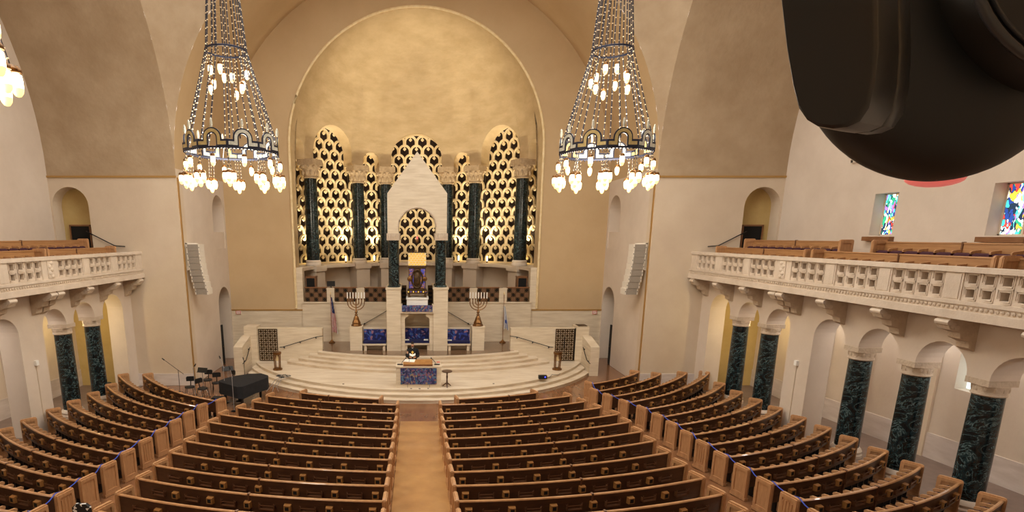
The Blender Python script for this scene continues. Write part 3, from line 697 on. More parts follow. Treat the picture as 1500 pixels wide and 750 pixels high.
for s_ in (-1, 1):
    m = MB(); a, b = sorted((xc + s_ * 0.62, xc + s_ * 0.92)); m.box(a, b, 31.95, 32.0, 3.32, 4.66); g = m.build('side_gate', 'bronze_dark', t)
    k = MB()
    for q in range(5): k.box(a + 0.05, b - 0.05, 31.93, 31.95, 3.42 + q * 0.24, 3.56 + q * 0.24)
    k.build('gate_opening', 'hole', g)
m = MB(); m.box(xc - 0.86, xc + 0.86, 30.4, 30.46, 3.32, 3.68)
tag(m.build('tapestry_band', 'tapestry', None, 0, (xc, 30.43, 3.3)), 'blue and purple woven tapestry band hanging below the golden ark', 'tapestry')
t = thing('ark_plinth', (xc, 31.2, 3.32), 'white stone plinth under the golden ark chest', 'plinth')
MB().box(xc - 0.58, xc + 0.6, 30.7, 31.7, 3.32, 3.98).build('block', 'white', t); MB().box(xc - 0.62, xc + 0.64, 30.66, 31.74, 3.98, 4.08).build('cap', 'white', t)
t = thing('golden_ark', (xc, 31.2, 4.08), 'ornate bronze ark chest with gold tiled roof and enamel panels', 'ark')
m = MB(); m.box(xc - 0.48, xc + 0.48, 30.8, 31.6, 4.5, 5.82); m.build('body', 'bronze_dark', t)
m = MB(); m.box(xc - 0.56, xc + 0.56, 30.72, 31.68, 4.3, 4.5); m.box(xc - 0.52, xc + 0.52, 30.76, 31.64, 5.74, 5.86); b_ = m.build('cornice', 'bronze_dark', t)
for i in range(8): 
    k = MB(); k.ell((xc - 0.49 + 0.14 * i, 30.71, 4.4), (0.045, 0.03, 0.05), 8, 6); k.build('jewel', 'gold_bright' if i % 2 == 0 else 'mosaic', b_)
for s_ in (-1, 1):
    m = MB(); a, b = sorted((xc + s_ * 0.2, xc + s_ * 0.44)); m.box(a, b, 30.78, 30.8, 4.6, 5.68); m.build('enamel_panel', 'mosaic', t)
    for z in (4.8, 5.3):
        pass
    m = MB(); m.lathe([(0.09, 0), (0.07, 0.1), (0.05, 0.22)], (xc + s_ * 0.45, 30.85, 4.08), 8); m.build('foot', 'bronze_dark', t)
    m = MB(); m.ell((xc + s_ * 0.42, 30.76, 5.12), (0.14, 0.06, 0.14), 10, 8); m.build('boss', 'bronze', t, 60)
m = MB(); pts = [(xc + 0.3 * sin(a) , 30.77, 5.12 + 0.5 * cos(a)) for a in lrp(0, 2 * pi, 28)[:-1]]; m.tube(pts, 0.055, 6, closed=True); m.build('medallion_frame', 'bronze_dark', t, 60)
m = MB(); m.ell((xc, 30.78, 5.12), (0.2, 0.07, 0.36), 12, 10); m.ell((xc, 30.72, 5.12), (0.07, 0.05, 0.2), 8, 6); m.build('medallion', 'bronze_dark', t, 60)
m = MB(); m.add([(xc - 0.5, 30.75, 5.86), (xc + 0.5, 30.75, 5.86), (xc + 0.5, 31.65, 5.86), (xc - 0.5, 31.65, 5.86), (xc - 0.5, 30.98, 6.55), (xc + 0.5, 30.98, 6.55), (xc + 0.5, 31.42, 6.55), (xc - 0.5, 31.42, 6.55)], [(0, 1, 5, 4), (1, 2, 6, 5), (2, 3, 7, 6), (3, 0, 4, 7), (4, 5, 6, 7)]); rf = m.build('roof', 'gold', t)
tl = MB(); e = 0.085; tl.add([(-e, 0, 0), (0, 0, -e * 0.9), (e, 0, 0), (0, 0, e * 0.9), (0, -0.05, 0)], [(0, 1, 4), (1, 2, 4), (2, 3, 4), (3, 0, 4)]); TL = tl.mesh('roof_tile', 'gold_bright')
for j in range(6):
    for i in range(6):
        x = -0.42 + 0.168 * i + (0.084 if j % 2 else 0)
        if x > 0.48: continue
        f = (j + 0.5) / 6; o = inst(TL, 'roof_tile', rf, (xc + x, 30.745 + 0.23 * f, 5.86 + 0.69 * f))
m = MB(); m.box(xc - 0.52, xc + 0.52, 31.0, 31.4, 6.55, 6.6)
for i in range(8): m.ell((xc - 0.48 + 0.137 * i, 31.0, 6.66), (0.035, 0.035, 0.06), 6, 5)
m.build('cresting', 'bronze_dark', t)
# hanging eternal light in the canopy
t = thing('eternal_light', (xc, 31.3, 7.1), 'small red eternal lamp hanging inside the ark canopy', 'lamp')
MB().tube([(xc, 31.3, 7.3), (xc, 31.3, 8.95)], 0.012, 5).build('chain', 'bronze', t); MB().lathe([(0.02, 0), (0.08, 0.06), (0.1, 0.16), (0.06, 0.24)], (xc, 31.3, 7.06), 10).build('bowl', 'bronze', t, 40)
MB().lathe([(0.05, 0), (0.06, 0.08), (0.04, 0.18)], (xc, 31.3, 7.28), 8).build('glass', 'ptz_red', t, 40)

# benches with cushions
for x0, x1, w in ((-0.72, 0.82, 'centre'), (-3.05, -1.72, 'left'), (1.76, 3.08, 'right')):
    nmw = {'centre': 'in the recess under the ark', 'left': 'left of the ark pedestal', 'right': 'right of the ark pedestal'}[w]
    yb = 31.5 if w == 'centre' else 31.1; yfz = 30.75 if w == 'centre' else 30.6
    t = thing('stone_bench', ((x0 + x1) / 2, yfz, 1.05), 'pale stone bench %s' % nmw, 'bench', 'stone benches on the platform')
    MB().box(x0 - 0.02, x1 + 0.02, yfz - 0.05, yb, 1.36, 1.46).build('slab', 'travertine', t)
    for a in (x0 + 0.06, x1 - 0.2): MB().box(a, a + 0.14, yfz, yb, 1.05, 1.36).build('leg', 'travertine', t)
    MB().box(x0, x1, yb, yb + 0.12, 1.05, 2.3).build('back_slab', 'travertine', t)
    t = thing('bench_cushion', ((x0 + x1) / 2, yfz, 1.46), 'dark blue seat and patterned back cushion on the bench %s' % nmw, 'cushion', 'blue bench cushions')
    MB().box(x0 + 0.02, x1 - 0.02, yfz - 0.03, yb - 0.14, 1.46, 1.6).build('seat_cushion', 'navy', t); MB().box(x0 + 0.02, x1 - 0.02, yb - 0.14, yb - 0.005, 1.46, 2.22).build('back_cushion', 'cushion', t)
for x, y, w in ((-0.55, 30.9, 'left'), (0.55, 30.9, 'right'), (1.9, 30.8, 'leftmost on the right bench')):
    m = MB(); m.prism([(-0.13, -0.08), (0.13, -0.06), (0.12, 0.09), (-0.12, 0.07)], lambda a, b, d: (x + a, y + b, d), 1.605, 1.645)
    o = tag(m.build('prayer_booklet', 'paper', None, 0, (x, y, 1.605)), 'small white booklet lying on the blue cushion, %s' % (w if 'bench' in w else w + ' end of the bench under the ark'), 'booklet', 'booklets on the cushions')
    MB().box(x - 0.12, x + 0.12, y - 0.07, y + 0.07, 1.645, 1.65).build('cover', 'white', o)

# menorahs
for s_ in (-1, 1):
    w = 'left' if s_ < 0 else 'right'; x = s_ * 3.48 + 0.04
    p = thing('menorah_pedestal', (x, 30.6, 1.05), 'square travertine pedestal carrying the %s menorah' % w, 'pedestal', 'menorah pedestals')
    MB().box(x - 0.35, x + 0.35, 30.6, 31.4, 1.05, 2.36).build('block', 'travertine', p); MB().box(x - 0.37, x + 0.37, 30.58, 31.42, 2.36, 2.43).build('cap', 'travertine', p)
    y = 30.95
    t = thing('menorah', (x, y, 2.43), 'brass seven branched menorah with white candles on the %s pedestal' % w, 'menorah', 'menorahs')
    MB().lathe([(0.3, 0), (0.3, 0.06), (0.24, 0.12), (0.24, 0.2), (0.17, 0.36), (0.13, 0.5), (0.07, 0.6)], (x, y, 2.43), 6).build('base', 'bronze', t)
    MB().lathe([(0.05, 0.58), (0.1, 0.64), (0.04, 0.72), (0.1, 0.8), (0.035, 0.9), (0.03, 1.5)], (x, y, 2.43), 12).build('stem', 'bronze', t, 50)
    for r in (0.16, 0.32, 0.48):
        MB().tube([(x - r, y, 3.98)] + [(x - r * cos(a), y, 3.78 - r * 0.92 * sin(a)) for a in lrp(0, pi, 16)] + [(x + r, y, 3.98)], 0.028, 6).build('branch', 'bronze', t, 50)
    for q in range(-3, 4):
        MB().lathe([(0.025, 0), (0.055, 0.04), (0.05, 0.08)], (x + q * 0.16, y, 3.93), 8).build('cup', 'bronze', t); MB().lathe([(0.033, 0.04), (0.03, 0.4)], (x + q * 0.16, y, 3.95), 8).build('candle', 'white', t, 40)

# flags
def flag(x, y, kind, lab):
    t = thing('flag_stand', (x, y, 1.05), lab, 'flag', 'flags on the platform')
    MB().lathe([(0.2, 0), (0.2, 0.05), (0.08, 0.12), (0.04, 0.2)], (x, y, 1.05), 14).build('base', 'bronze', t, 40)
    MB().tube([(x, y, 1.2), (x, y, 4.0)], 0.022, 6).build('pole', 'wood_mid', t); MB().lathe([(0.02, 0), (0.05, 0.06), (0.01, 0.2)], (x, y, 4.0), 8).build('finial', 'gold', t)
    m = MB(); nu, nv = 26, 20; zt_, zb_ = (3.85, 1.75) if kind == 'us' else (3.3, 1.95)
    def P(u, v):
        wd = (0.1 + 0.3 * v ** 0.7) * (1 if kind == 'us' else 0.75); xx = x + 0.02 + wd * (u - 0.3) + 0.10 * v; yy = y - 0.05 + 0.07 * sin(u * 17 + v * 1.5) * (0.4 + v)
        return (xx, yy, zt_ - (zt_ - zb_) * v - 0.25 * abs(u - 0.4) * v)
    us, vv = lrp(0, 1, nu), lrp(0, 1, nv)
    for i in range(nu):
        for j in range(nv):
            if kind == 'us': m.cur = 2 if (j < nv * 0.45 and i > 8) else (0 if int((i * 13 / nu) + j * 0.12) % 2 else 1)
            else: m.cur = 2 if (i % 12 in (8, 9) or (j > 11 and 8 < i < 18 and j < 15)) else 1
            m.add([P(us[i], vv[j]), P(us[i + 1], vv[j]), P(us[i + 1], vv[j + 1]), P(us[i], vv[j + 1])], [(0, 1, 2, 3)])
    o = m.build('cloth', ['flag_red', 'white', 'flag_blue' if kind == 'us' else 'flag_sky'], t)
    if kind == 'us':
        k = MB()
        for i in range(10): 
            p = P(0.45 + 0.5 * ((i * 37) % 10) / 10, 0.04 + 0.035 * i); k.ell((p[0], p[1] - 0.02, p[2]), (0.014, 0.012, 0.014), 5, 4)
        k.build('star', 'white', o)
flag(-5.2, 33.0, 'us', 'draped red and white striped flag with blue canton on a pole')
flag(5.3, 33.0, 'il', 'draped white and blue flag on a pole at the right rear wall')

# flank walls, gates, wing walls, handrails ---------------------------------
def gate_mesh(t, x0, x1, y, z0, z1):
    nx, nz = 4, 7; w = (x1 - x0) / nx; h = (z1 - z0) / nz
    MB().box(x0, x1, y, y + 0.02, z0, z1).build('backing', 'travertine', t)
    m = MB()
    for i in range(nx + 1): m.box(x0 + w * i - 0.018, x0 + w * i + 0.018, y - 0.05, y, z0, z1)
    for j in range(nz + 1): m.box(x0, x1, y - 0.05, y, z0 + h * j - 0.018, z0 + h * j + 0.018)
    m.build('lattice_bars', 'bronze_dark', t)
    k = MB(); k.box(-w * 0.36, w * 0.36, -0.035, 0, -0.02, 0.02).box(-0.02, 0.02, -0.034, 0, -h * 0.36, h * 0.36).box(-0.05, 0.05, -0.03, 0, -0.05, 0.05); K = k.mesh('cross', 'bronze_dark')
    for i in range(nx):
        for j in range(nz): inst(K, 'cross', t, (x0 + w * (i + 0.5), y, z0 + h * (j + 0.5)))
for s_ in (-1, 1):
    w = 'left' if s_ < 0 else 'right'
    def bx(mb, a, b, *r):
        a, b = sorted((s_ * a, s_ * b)); return mb.box(a, b, *r)
    t = thing('flank_wall', (s_ * 7.2, 30.8, 0.45), 'travertine screen wall with a bronze gate on the %s of the stage' % w, 'wall')
    m = MB(); bx(m, 5.37, 9.05, 30.62, 31.0, 0.4, 2.34); m.build('wall_slab', 'travertine', t)
    m = MB(); bx(m, 9.05, 9.78, 30.5, 31.3, 0.0, 2.46); m.build('end_block', 'travertine', t)
    if s_ > 0: m = MB(); bx(m, 9.2, 9.7, 30.6, 31.2, 2.465, 2.5); m.build('slate_cap', 'bronze_dark', t)
    g = thing('bronze_gate', (s_ * 8.45, 30.6, 0.5), 'bronze lattice gate with cross pattern in the %s screen wall' % w, 'gate', 'bronze lattice gates')
    a, b = sorted((s_ * 7.93, s_ * 8.97)); gate_mesh(g, a, b, 30.595, 0.5, 2.3)
    if s_ > 0:
        m = MB(); m.box(8.4, 8.44, 30.5, 30.54, 1.2, 1.85); m.build('pull_handle', 'black_metal', g)
        m = MB(); m.box(8.98, 9.04, 30.52, 30.57, 0.5, 2.36); m.build('hinge_post', 'black_metal', g)
    t = thing('wing_wall', (s_ * 9.66, 29.0, 0), 'low travertine wing wall with sloping top at the %s end of the steps' % w, 'wall')
    m = MB(); pr = [(28.9, -0.05), (30.5, -0.05), (30.5, 1.95), (28.9, 1.6)]
    a, b = sorted((s_ * 9.42, s_ * 9.9)); m.prism(pr, lambda u, v, d: (d, u, v), a, b); m.build('slab', 'travertine', t)
    # handrails
    t = thing('handrail', (s_ * 6.6, 30.6, 1.0), 'dark bronze handrail rising along the %s screen wall' % w, 'handrail')
    pts = [(s_ * 7.8, 30.5, 1.27), (s_ * 7.6, 30.5, 1.29), (s_ * 5.72, 30.5, 1.86), (s_ * 5.3, 30.5, 1.93)]; MB().tube(pts, 0.022, 6).build('rail', 'black_metal', t)
    for x, z in ((7.55, 1.27), (6.62, 1.55), (5.72, 1.83)): MB().tube([(s_ * x, 30.5, z), (s_ * x, 30.62, z - 0.05)], 0.035, 6).build('bracket', 'black_metal', t)
    t = thing('handrail', (s_ * 9.35, 29.6, 0.9), 'dark bronze handrail on the %s wing wall' % w, 'handrail')
    MB().tube([(s_ * 9.34, 28.6, 0.75), (s_ * 9.34, 29.2, 0.82), (s_ * 9.34, 30.0, 1.38)], 0.022, 6).build('rail', 'black_metal', t)
    for y, z in ((29.1, 0.8), (29.9, 1.3)): MB().tube([(s_ * 9.34, y, z), (s_ * 9.43, y, z - 0.03)], 0.03, 6).build('bracket', 'black_metal', t)
    t = thing('handrail', (s_ * 2.9, 33.3, 2.5), 'thin slanting rail on the rear platform wall beside the %s menorah' % w, 'handrail')
    MB().tube([(s_ * 1.8, 33.25, 3.0), (s_ * 3.25, 33.25, 2.15), (s_ * 4.0, 33.25, 2.1)], 0.018, 6).build('rail', 'black_metal', t)
    for x, z in ((3.2, 2.18), (3.95, 2.1)): MB().tube([(s_ * x, 33.25, z), (s_ * x, 33.36, z)], 0.05, 6).build('bracket', 'black_metal', t)
    # balcony handrail on the pier
    t = thing('handrail', (s_ * 15, 26.9, 6.9), 'dark handrail sloping down the pier wall behind the %s balcony' % w, 'handrail')
    MB().tube([(s_ * 15.9, 26.9, 7.7), (s_ * 14.6, 26.9, 7.02), (s_ * 14.1, 26.9, 6.98)], 0.025, 6).build('rail', 'black_metal', t)
    for x, z in ((15.7, 7.58), (14.62, 7.0)): MB().tube([(s_ * x, 26.9, z), (s_ * x, 27.02, z - 0.04)], 0.04, 6).build('bracket', 'black_metal', t)
    # bronze stand lamps
    x, y = s_ * 7.5 + 0.05, 28.5
    t = thing('bronze_stand', (x, y, 0.45), 'small round bronze stand with four posts on the %s side of the stage' % w, 'stand', 'bronze stands')
    MB().lathe([(0.25, 0), (0.25, 0.07), (0.2, 0.1)], (x, y, 0.45), 18).build('base', 'bronze', t, 40)
    MB().lathe([(0.2, 0.84), (0.23, 0.88), (0.23, 0.97)], (x, y, 0.45), 18).build('top', 'bronze', t, 40)
    for q in range(4):
        a = pi / 4 + q * pi / 2; MB().tube([(x + 0.17 * cos(a), y + 0.17 * sin(a), 0.54), (x + 0.19 * cos(a), y + 0.19 * sin(a), 1.3)], 0.028, 6).build('post', 'bronze', t)
    MB().lathe([(0.1, 0), (0.07, 0.15), (0.03, 0.3)], (x, y, 0.96), 10).build('bowl', 'gold', t, 40)
    # exit sign on the front wall
    x = s_ * 10.98
    t = thing('exit_sign', (x, 33.44, 2.8), 'small red exit sign on the front wall, %s side' % w, 'sign', 'exit signs')
    MB().box(x - 0.15, x + 0.15, 33.42, 33.47, 2.76, 2.98).build('plate', 'white', t)
    text_mesh('EXIT', 0.15, 'red_sign', 'lettering', t, (x, 33.415, 2.87), (R(90), 0, 0)); 
    MB().box(x - 0.15, x + 0.15, 33.415, 33.42, 2.76, 2.785).box(x - 0.15, x + 0.15, 33.415, 33.42, 2.955, 2.98).box(x - 0.15, x - 0.13, 33.415, 33.42, 2.76, 2.98).box(x + 0.13, x + 0.15, 33.415, 33.42, 2.76, 2.98).build('border', 'red_sign', t)
    # line array loudspeaker
    t = thing('line_array_speaker', (s_ * 11.0, 28.0, 4.7), 'tall white curved line array loudspeaker hung on the %s pier' % w, 'loudspeaker', 'line array speakers')
    n = 8; zc_ = 7.08
    for i in range(n):
        tilt = R(1 + 1.8 * i); hgt = 0.31; yb = 27.15 + 0.03 * i; z0 = zc_ - hgt * (i + 1); off = -0.012 * i * i * 0.4
        m = MB(); x0, x1 = sorted((s_ * 10.64, s_ * 11.3))
        yy = 27.25 + 0.002 * i * i; sh = -s_ * 0.0045 * i * i; x0 += sh; x1 += sh
        m.box(x0, x1, yy, yy + 0.6, z0 + 0.006, z0 + hgt); o = m.build('cabinet', 'speaker_white', t)
        m = MB(); m.box(x0 + 0.07, x1 - 0.07, yy - 0.02, yy, z0 + 0.008, z0 + hgt); m.build('grille', 'speaker_grille', o)
        for xx in (x0 + 0.035, x1 - 0.035): m = MB(); m.cbox((xx, yy - 0.005, z0 + hgt / 2), (0.025, 0.02, 0.05)); m.build('latch', 'black', o)
    m = MB(); bx(m, 11.3, 11.395, 27.4, 27.7, 5.8, 7.15); bx(m, 10.8, 11.395, 27.4, 27.55, 7.08, 7.14); m.build('wall_bracket', 'speaker_white', t)
    # under-balcony pendant
    x, y, z = s_ * 15.5, 24.2, 4.05
    t = thing('pendant_lamp', (x, y, z), 'small glowing pendant lantern in the %s side aisle' % w, 'lamp', 'aisle pendants')
    MB().tube([(x, y, z + 0.2), (x, y, 5.48)], 0.015, 5).build('rod', 'bronze', t); MB().lathe([(0.03, -0.2), (0.1, -0.1), (0.12, 0.1), (0.06, 0.2)], (x, y, z), 10).build('shade', 'uplight', t, 40)
    l = bpy.data.lights.new('pendant_light', 'POINT'); l.energy = 60; l.color = (1, 0.76, 0.36); l.shadow_soft_size = 0.12
    o = bpy.data.objects.new('pendant_light', l); COL.objects.link(o); o.location = (x, y, z - 0.4)
    for y_, wl in ((21.2, 'nearest the stage'), (17.6, 'middle'), (13.8, 'nearest the viewer'), (10.0, 'rearmost')):  # lamps added out of sight above the arches to brighten the aisles
        t = thing('added_aisle_lamp', (s_ * 16.1, y_, 5.48), 'added unseen fill lamp above the %s side aisle, %s' % (w, wl), 'lamp', 'added aisle fill lamps')
        MB().lathe([(0.2, 5.4), (0.22, 5.42), (0.22, 5.475)], (s_ * 16.1, y_, 0), 16).build('housing', 'white', t); MB().lathe([(0.005, 5.375), (0.16, 5.38), (0.18, 5.4)], (s_ * 16.1, y_, 0), 16).build('diffuser', 'daylight', t, 40)
        l = bpy.data.lights.new('aisle_fill_light', 'POINT'); l.energy = 60; l.color = (1, 0.96, 0.94); l.shadow_soft_size = 0.18
        o = bpy.data.objects.new('aisle_fill_light', l); COL.objects.link(o); o.location = (s_ * 16.1, y_, 5.1)
    # thermostat box with conduit on the pier of the arcade
    t = thing('wall_sensor', (s_ * 14.1, 19.75, 1.0), 'small white box with a thin conduit on the %s arcade pier' % w, 'sensor', 'white wall boxes')
    m = MB(); bx(m, 14.06, 14.16, 19.68, 19.82, 2.78, 2.96); m.build('box', 'white', t); m = MB(); bx(m, 14.12, 14.15, 19.74, 19.76, 0.6, 2.78); m.build('conduit', 'plaster', t)
t = thing('wall_sensor', (-14.5, 26.96, 1.5), 'small white box on the left pier wall near the floor', 'sensor', 'white wall boxes')
MB().box(-14.6, -14.45, 26.93, 27.0, 1.52, 1.66).build('box', 'white', t); MB().box(-14.55, -14.5, 26.92, 26.94, 1.57, 1.61).build('dial', 'cable', t)

# ------------------------------------------------------------------ reading table, person, small items
xc = 0.1
t = thing('reading_table', (xc, 25.3, 0.45), 'wide stone reading table with a colourful tapestry front', 'table')
MB().box(xc - 1.06, xc + 1.06, 24.95, 25.75, 0.45, 1.42).build('body', 'travertine', t)
MB().box(xc - 1.08, xc + 1.08, 24.93, 25.77, 1.42, 1.48).build('top', 'travertine', t)
MB().box(xc - 0.85, xc + 0.85, 24.915, 24.95, 0.62, 1.40).build('tapestry_front', 'tapestry', t)
for x in (-0.52, 0.52): MB().box(xc + x - 0.008, xc + x + 0.008, 24.945, 24.952, 0.45, 0.6).build('joint', 'bronze_dark', t)
m = MB(); m.prism([(25.0, 1.48), (25.6, 1.48), (25.6, 1.68), (25.0, 1.53)], lambda a, b, d: (d, a, b), xc - 0.72, xc + 0.66)
t = tag(m.build('reading_desk', 'wood_box', None, 0, (xc, 25.3, 1.48)), 'sloping light wood desk on top of the reading table', 'desk')
MB().box(xc - 0.72, xc + 0.66, 24.98, 25.0, 1.48, 1.57).build('book_ledge', 'wood_mid', t)
m = MB(); m.prism([(-0.72, 25.35), (-0.2, 25.3), (-0.15, 25.55), (-0.66, 25.56)], lambda a, b, d: (a + xc, b, 1.48 + (b - 25.0) / 3 + d), 0.005, 0.03)
o = tag(m.build('open_book', 'paper', None, 0, (xc - 0.4, 25.4, 1.6)), 'open white book lying on the wooden desk in front of the person', 'book')
MB().prism([(-0.47, 25.33), (-0.44, 25.33), (-0.42, 25.55), (-0.45, 25.55)], lambda a, b, d: (a + xc, b, 1.48 + (b - 25.0) / 3 + d), 0.03, 0.034).build('gutter', 'cable', o)
for s_, w in ((-1, 'left'), (1, 'right')):
    t = thing('table_microphone', (xc + s_ * 0.86, 25.3, 1.48), 'black microphone on a bent gooseneck at the %s end of the reading table' % w, 'microphone', 'table microphones')
    MB().cbox((xc + s_ * 0.88, 25.3, 1.5), (0.26, 0.12, 0.04)).build('base', 'black', t)
    MB().tube([(xc + s_ * 0.82, 25.3, 1.5), (xc + s_ * 0.78, 25.3, 1.62), (xc + s_ * 0.62, 25.32, 1.78)], 0.014, 6).build('gooseneck', 'black', t); MB().ell((xc + s_ * 0.6, 25.33, 1.8), (0.03, 0.03, 0.04), 8, 6).build('head', 'black', t)
m = MB(); m.box(0.98, 1.12, 25.45, 25.65, 1.485, 1.56); o = tag(m.build('small_book', 'red_sign', None, 0, (1.05, 25.55, 1.485)), 'small red and white book at the right end of the reading table', 'book'); MB().box(0.985, 1.115, 25.44, 25.45, 1.495, 1.55).build('pages', 'paper', o)
x, y = 1.45, 25.1
t = thing('side_table', (x, y, 0.45), 'small round dark wood pedestal table beside the reading table', 'table')
MB().lathe([(0.24, 0.74), (0.25, 0.76), (0.24, 0.79)], (x, y, 0.45), 24).build('top', 'wood_back', t, 40); MB().lathe([(0.06, 0.12), (0.045, 0.2), (0.03, 0.35), (0.045, 0.5), (0.03, 0.6), (0.06, 0.74)], (x, y, 0.45), 10).build('stem', 'wood_back', t, 50)
for q in range(3):
    a = q * 2 * pi / 3 - pi / 2; MB().tube([(x + 0.04 * cos(a), y + 0.04 * sin(a), 0.62), (x + 0.13 * cos(a), y + 0.13 * sin(a), 0.55), (x + 0.22 * cos(a), y + 0.22 * sin(a), 0.475)], [0.035, 0.03, 0.022], 6).build('foot', 'wood_back', t)
t = thing('stage_monitor_box', (6.4, 26.6, 0.45), 'small black box with a blue light on the right side of the stage', 'box')
MB().box(6.15, 6.55, 26.5, 26.72, 0.45, 0.63).build('case', 'black', t); MB().ell((6.45, 26.495, 0.56), (0.035, 0.01, 0.035), 8, 6).build('indicator', 'blue_led', t)
m = MB(); m.tube([(6.55, 26.7, 0.462), (6.8, 26.9, 0.462), (7.0, 27.4, 0.462), (7.3, 27.3, 0.462), (7.5, 27.6, 0.462)], 0.012, 5); tag(m.build('cable', 'black', None, 0, (6.8, 27, 0.45)), 'thin black cable trailing from the box on the right of the stage', 'cable')
t = thing('cable_pile', (-6.75, 26.0, 0.45), 'tangled pile of pale and dark cables at the left stage edge', 'cables')
for i in range(9):
    a = random.uniform(0, 6); cx_, cy_ = -6.75 + random.uniform(-0.25, 0.25), 26.9 + random.uniform(-0.15, 0.15); r = random.uniform(0.08, 0.2)
    MB().tube([(cx_ + r * cos(a + k * 0.5), cy_ + r * 0.7 * sin(a + k * 0.5), 0.47 + 0.012 * i) for k in range(12)], 0.016, 5).build('cable_loop', 'black' if i % 3 else 'cable', t)
for i, dx in enumerate((-0.1, 0.05, 0.2)):
    MB().tube([(-6.8 + dx, 26.7, 0.47), (-6.95 + dx, 26.35, 0.47), (-7.1 + dx, 26.0, 0.2), (-7.15 + dx * 2, 25.75, 0.03)], 0.014, 5).build('cable_tail', 'cable', t)
# floor sockets in the platform
for x, y in ((-0.25, 24.78), (0.15, 24.76), (0.55, 24.8), (-3.55, 25.6), (3.75, 25.65)):
    m = MB(); m.lathe([(0.05, 0), (0.05, 0.012), (0.03, 0.016)], (x, y, 0.451), 12)
    o = tag(m.build('floor_socket', 'bronze_dark', None, 0, (x, y, 0.451)), {-0.25: 'small bronze floor socket in front of the reading table, left', 0.15: 'small bronze floor socket in front of the reading table, middle', 0.55: 'small bronze floor socket in front of the reading table, right', -3.55: 'small floor socket in the left half of the stage', 3.75: 'small floor socket in the right half of the stage'}[x], 'socket', 'floor sockets')
    MB().box(x - 0.02, x + 0.02, y - 0.004, y + 0.004, 0.466, 0.469).build('slot', 'black', o)

# person ---------------------------------------------------------------
def skin_body(name, verts, edges, rad, root, mt, parent, sub=2):
    me = bpy.data.meshes.new(name); me.from_pydata(verts, edges, [])
    o = bpy.data.objects.new(name, me); COL.objects.link(o)
    sk = o.modifiers.new('skin', 'SKIN')
    sv = me.skin_vertices[0].data
    for i, r in enumerate(rad): sv[i].radius = (r, r) if not isinstance(r, tuple) else r; sv[i].use_root = (i == root)
    sb = o.modifiers.new('sub', 'SUBSURF'); sb.levels = sub; sb.render_levels = sub
    dg = bpy.context.evaluated_depsgraph_get(); m2 = bpy.data.meshes.new_from_object(o.evaluated_get(dg))
    bpy.data.objects.remove(o); m2.materials.clear(); m2.materials.append(M[mt])
    m2.polygons.foreach_set('use_smooth', [True] * len(m2.polygons))
    q = bpy.data.objects.new(name, m2); COL.objects.link(q); q.parent = parent; ORG[q.name] = ORG[parent.name]; return q
P0 = (-0.2, 27.0, 0.45)
t = thing('person', P0, 'bearded person in black clerical robe with gold cross reading behind the table', 'person')
V = [(0, 0, 0.95), (0, 0, 1.15), (0, 0, 1.36), (0, 0, 1.47), (0, -0.01, 1.54), (0, -0.02, 1.63), (0, -0.015, 1.72)]
rd = [(0.15, 0.11), (0.14, 0.1), (0.15, 0.1), 0.08, 0.055, (0.075, 0.09), (0.07, 0.085)]
E_ = [(i, i + 1) for i in range(6)]
def addc(pts, rs, root):
    k = root
    for p, r in zip(pts, rs): V.append(p); rd.append(r); E_.append((k, len(V) - 1)); k = len(V) - 1
    return k
for s_ in (-1, 1):
    w = addc([(0.19 * s_, 0, 1.42), (0.27 * s_, -0.02, 1.15), (0.17 * s_, -0.24, 1.08), (0.10 * s_, -0.30, 1.09)], [0.065, 0.05, 0.036, 0.04], 2)
    for f in range(4):
        addc([(0.08 * s_ - 0.012 * s_ * f, -0.345 - 0.006 * (f % 3), 1.105 - 0.022 * f), (0.055 * s_ - 0.01 * s_ * f, -0.37, 1.125 - 0.024 * f)], [0.011, 0.008], w)
    addc([(0.11 * s_, -0.33, 1.135), (0.085 * s_, -0.35, 1.15)], [0.012, 0.009], w)
    addc([(0.1 * s_, 0, 0.85), (0.11 * s_, 0, 0.48), (0.11 * s_, 0.02, 0.08), (0.11 * s_, -0.12, 0.03)], [0.09, 0.065, 0.045, 0.035], 0)
skin_body('body', V, E_, rd, 0, 'skin', t)
m = MB(); rings = [(0.04, 0.31, 0.25, 0), (0.5, 0.26, 0.2, 0), (0.95, 0.22, 0.165, 0), (1.15, 0.215, 0.16, 0), (1.32, 0.235, 0.16, 0), (1.42, 0.225, 0.14, 0), (1.475, 0.16, 0.11, 0), (1.52, 0.075, 0.075, -0.005)]
n = 20; vs = []
for z, a, b, dy in rings:
    for j in range(n):
        an = 2 * pi * j / n; k = 1 + (0.04 * cos(6 * an) if z < 0.9 else 0); vs.append((P0[0] + a * k * cos(an), P0[1] + dy + b * k * sin(an), P0[2] + z))
m.add(vs, [(i * n + j, i * n + (j + 1) % n, (i + 1) * n + (j + 1) % n, (i + 1) * n + j) for i in range(len(rings) - 1) for j in range(n)])
for s_ in (-1, 1):
    m.tube([(P0[0] + q[0] * s_, P0[1] + q[1], P0[2] + q[2]) for q in ((0.15, 0, 1.42), (0.22, 0, 1.38), (0.285, -0.02, 1.16), (0.275, -0.07, 1.11), (0.16, -0.25, 1.075))], [0.085, 0.095, 0.085, 0.085, 0.075], 10)
m.build('robe', 'black_cloth', t, 60)
px, py, pz = P0
MB().box(px - 0.03, px + 0.03, py - 0.095, py - 0.075, pz + 1.5, pz + 1.54).build('white_collar', 'white', t)
MB().box(px - 0.022, px + 0.022, py - 0.185, py - 0.165, pz + 1.2, pz + 1.38).box(px - 0.065, px + 0.065, py - 0.184, py - 0.166, pz + 1.295, pz + 1.335).build('cross_pendant', 'gold_bright', t)
hd = MB(); hd.ell((px, py + 0.03, pz + 1.75), (0.083, 0.095, 0.07), 14, 9); hd.build('hair', 'hair', t, 60)
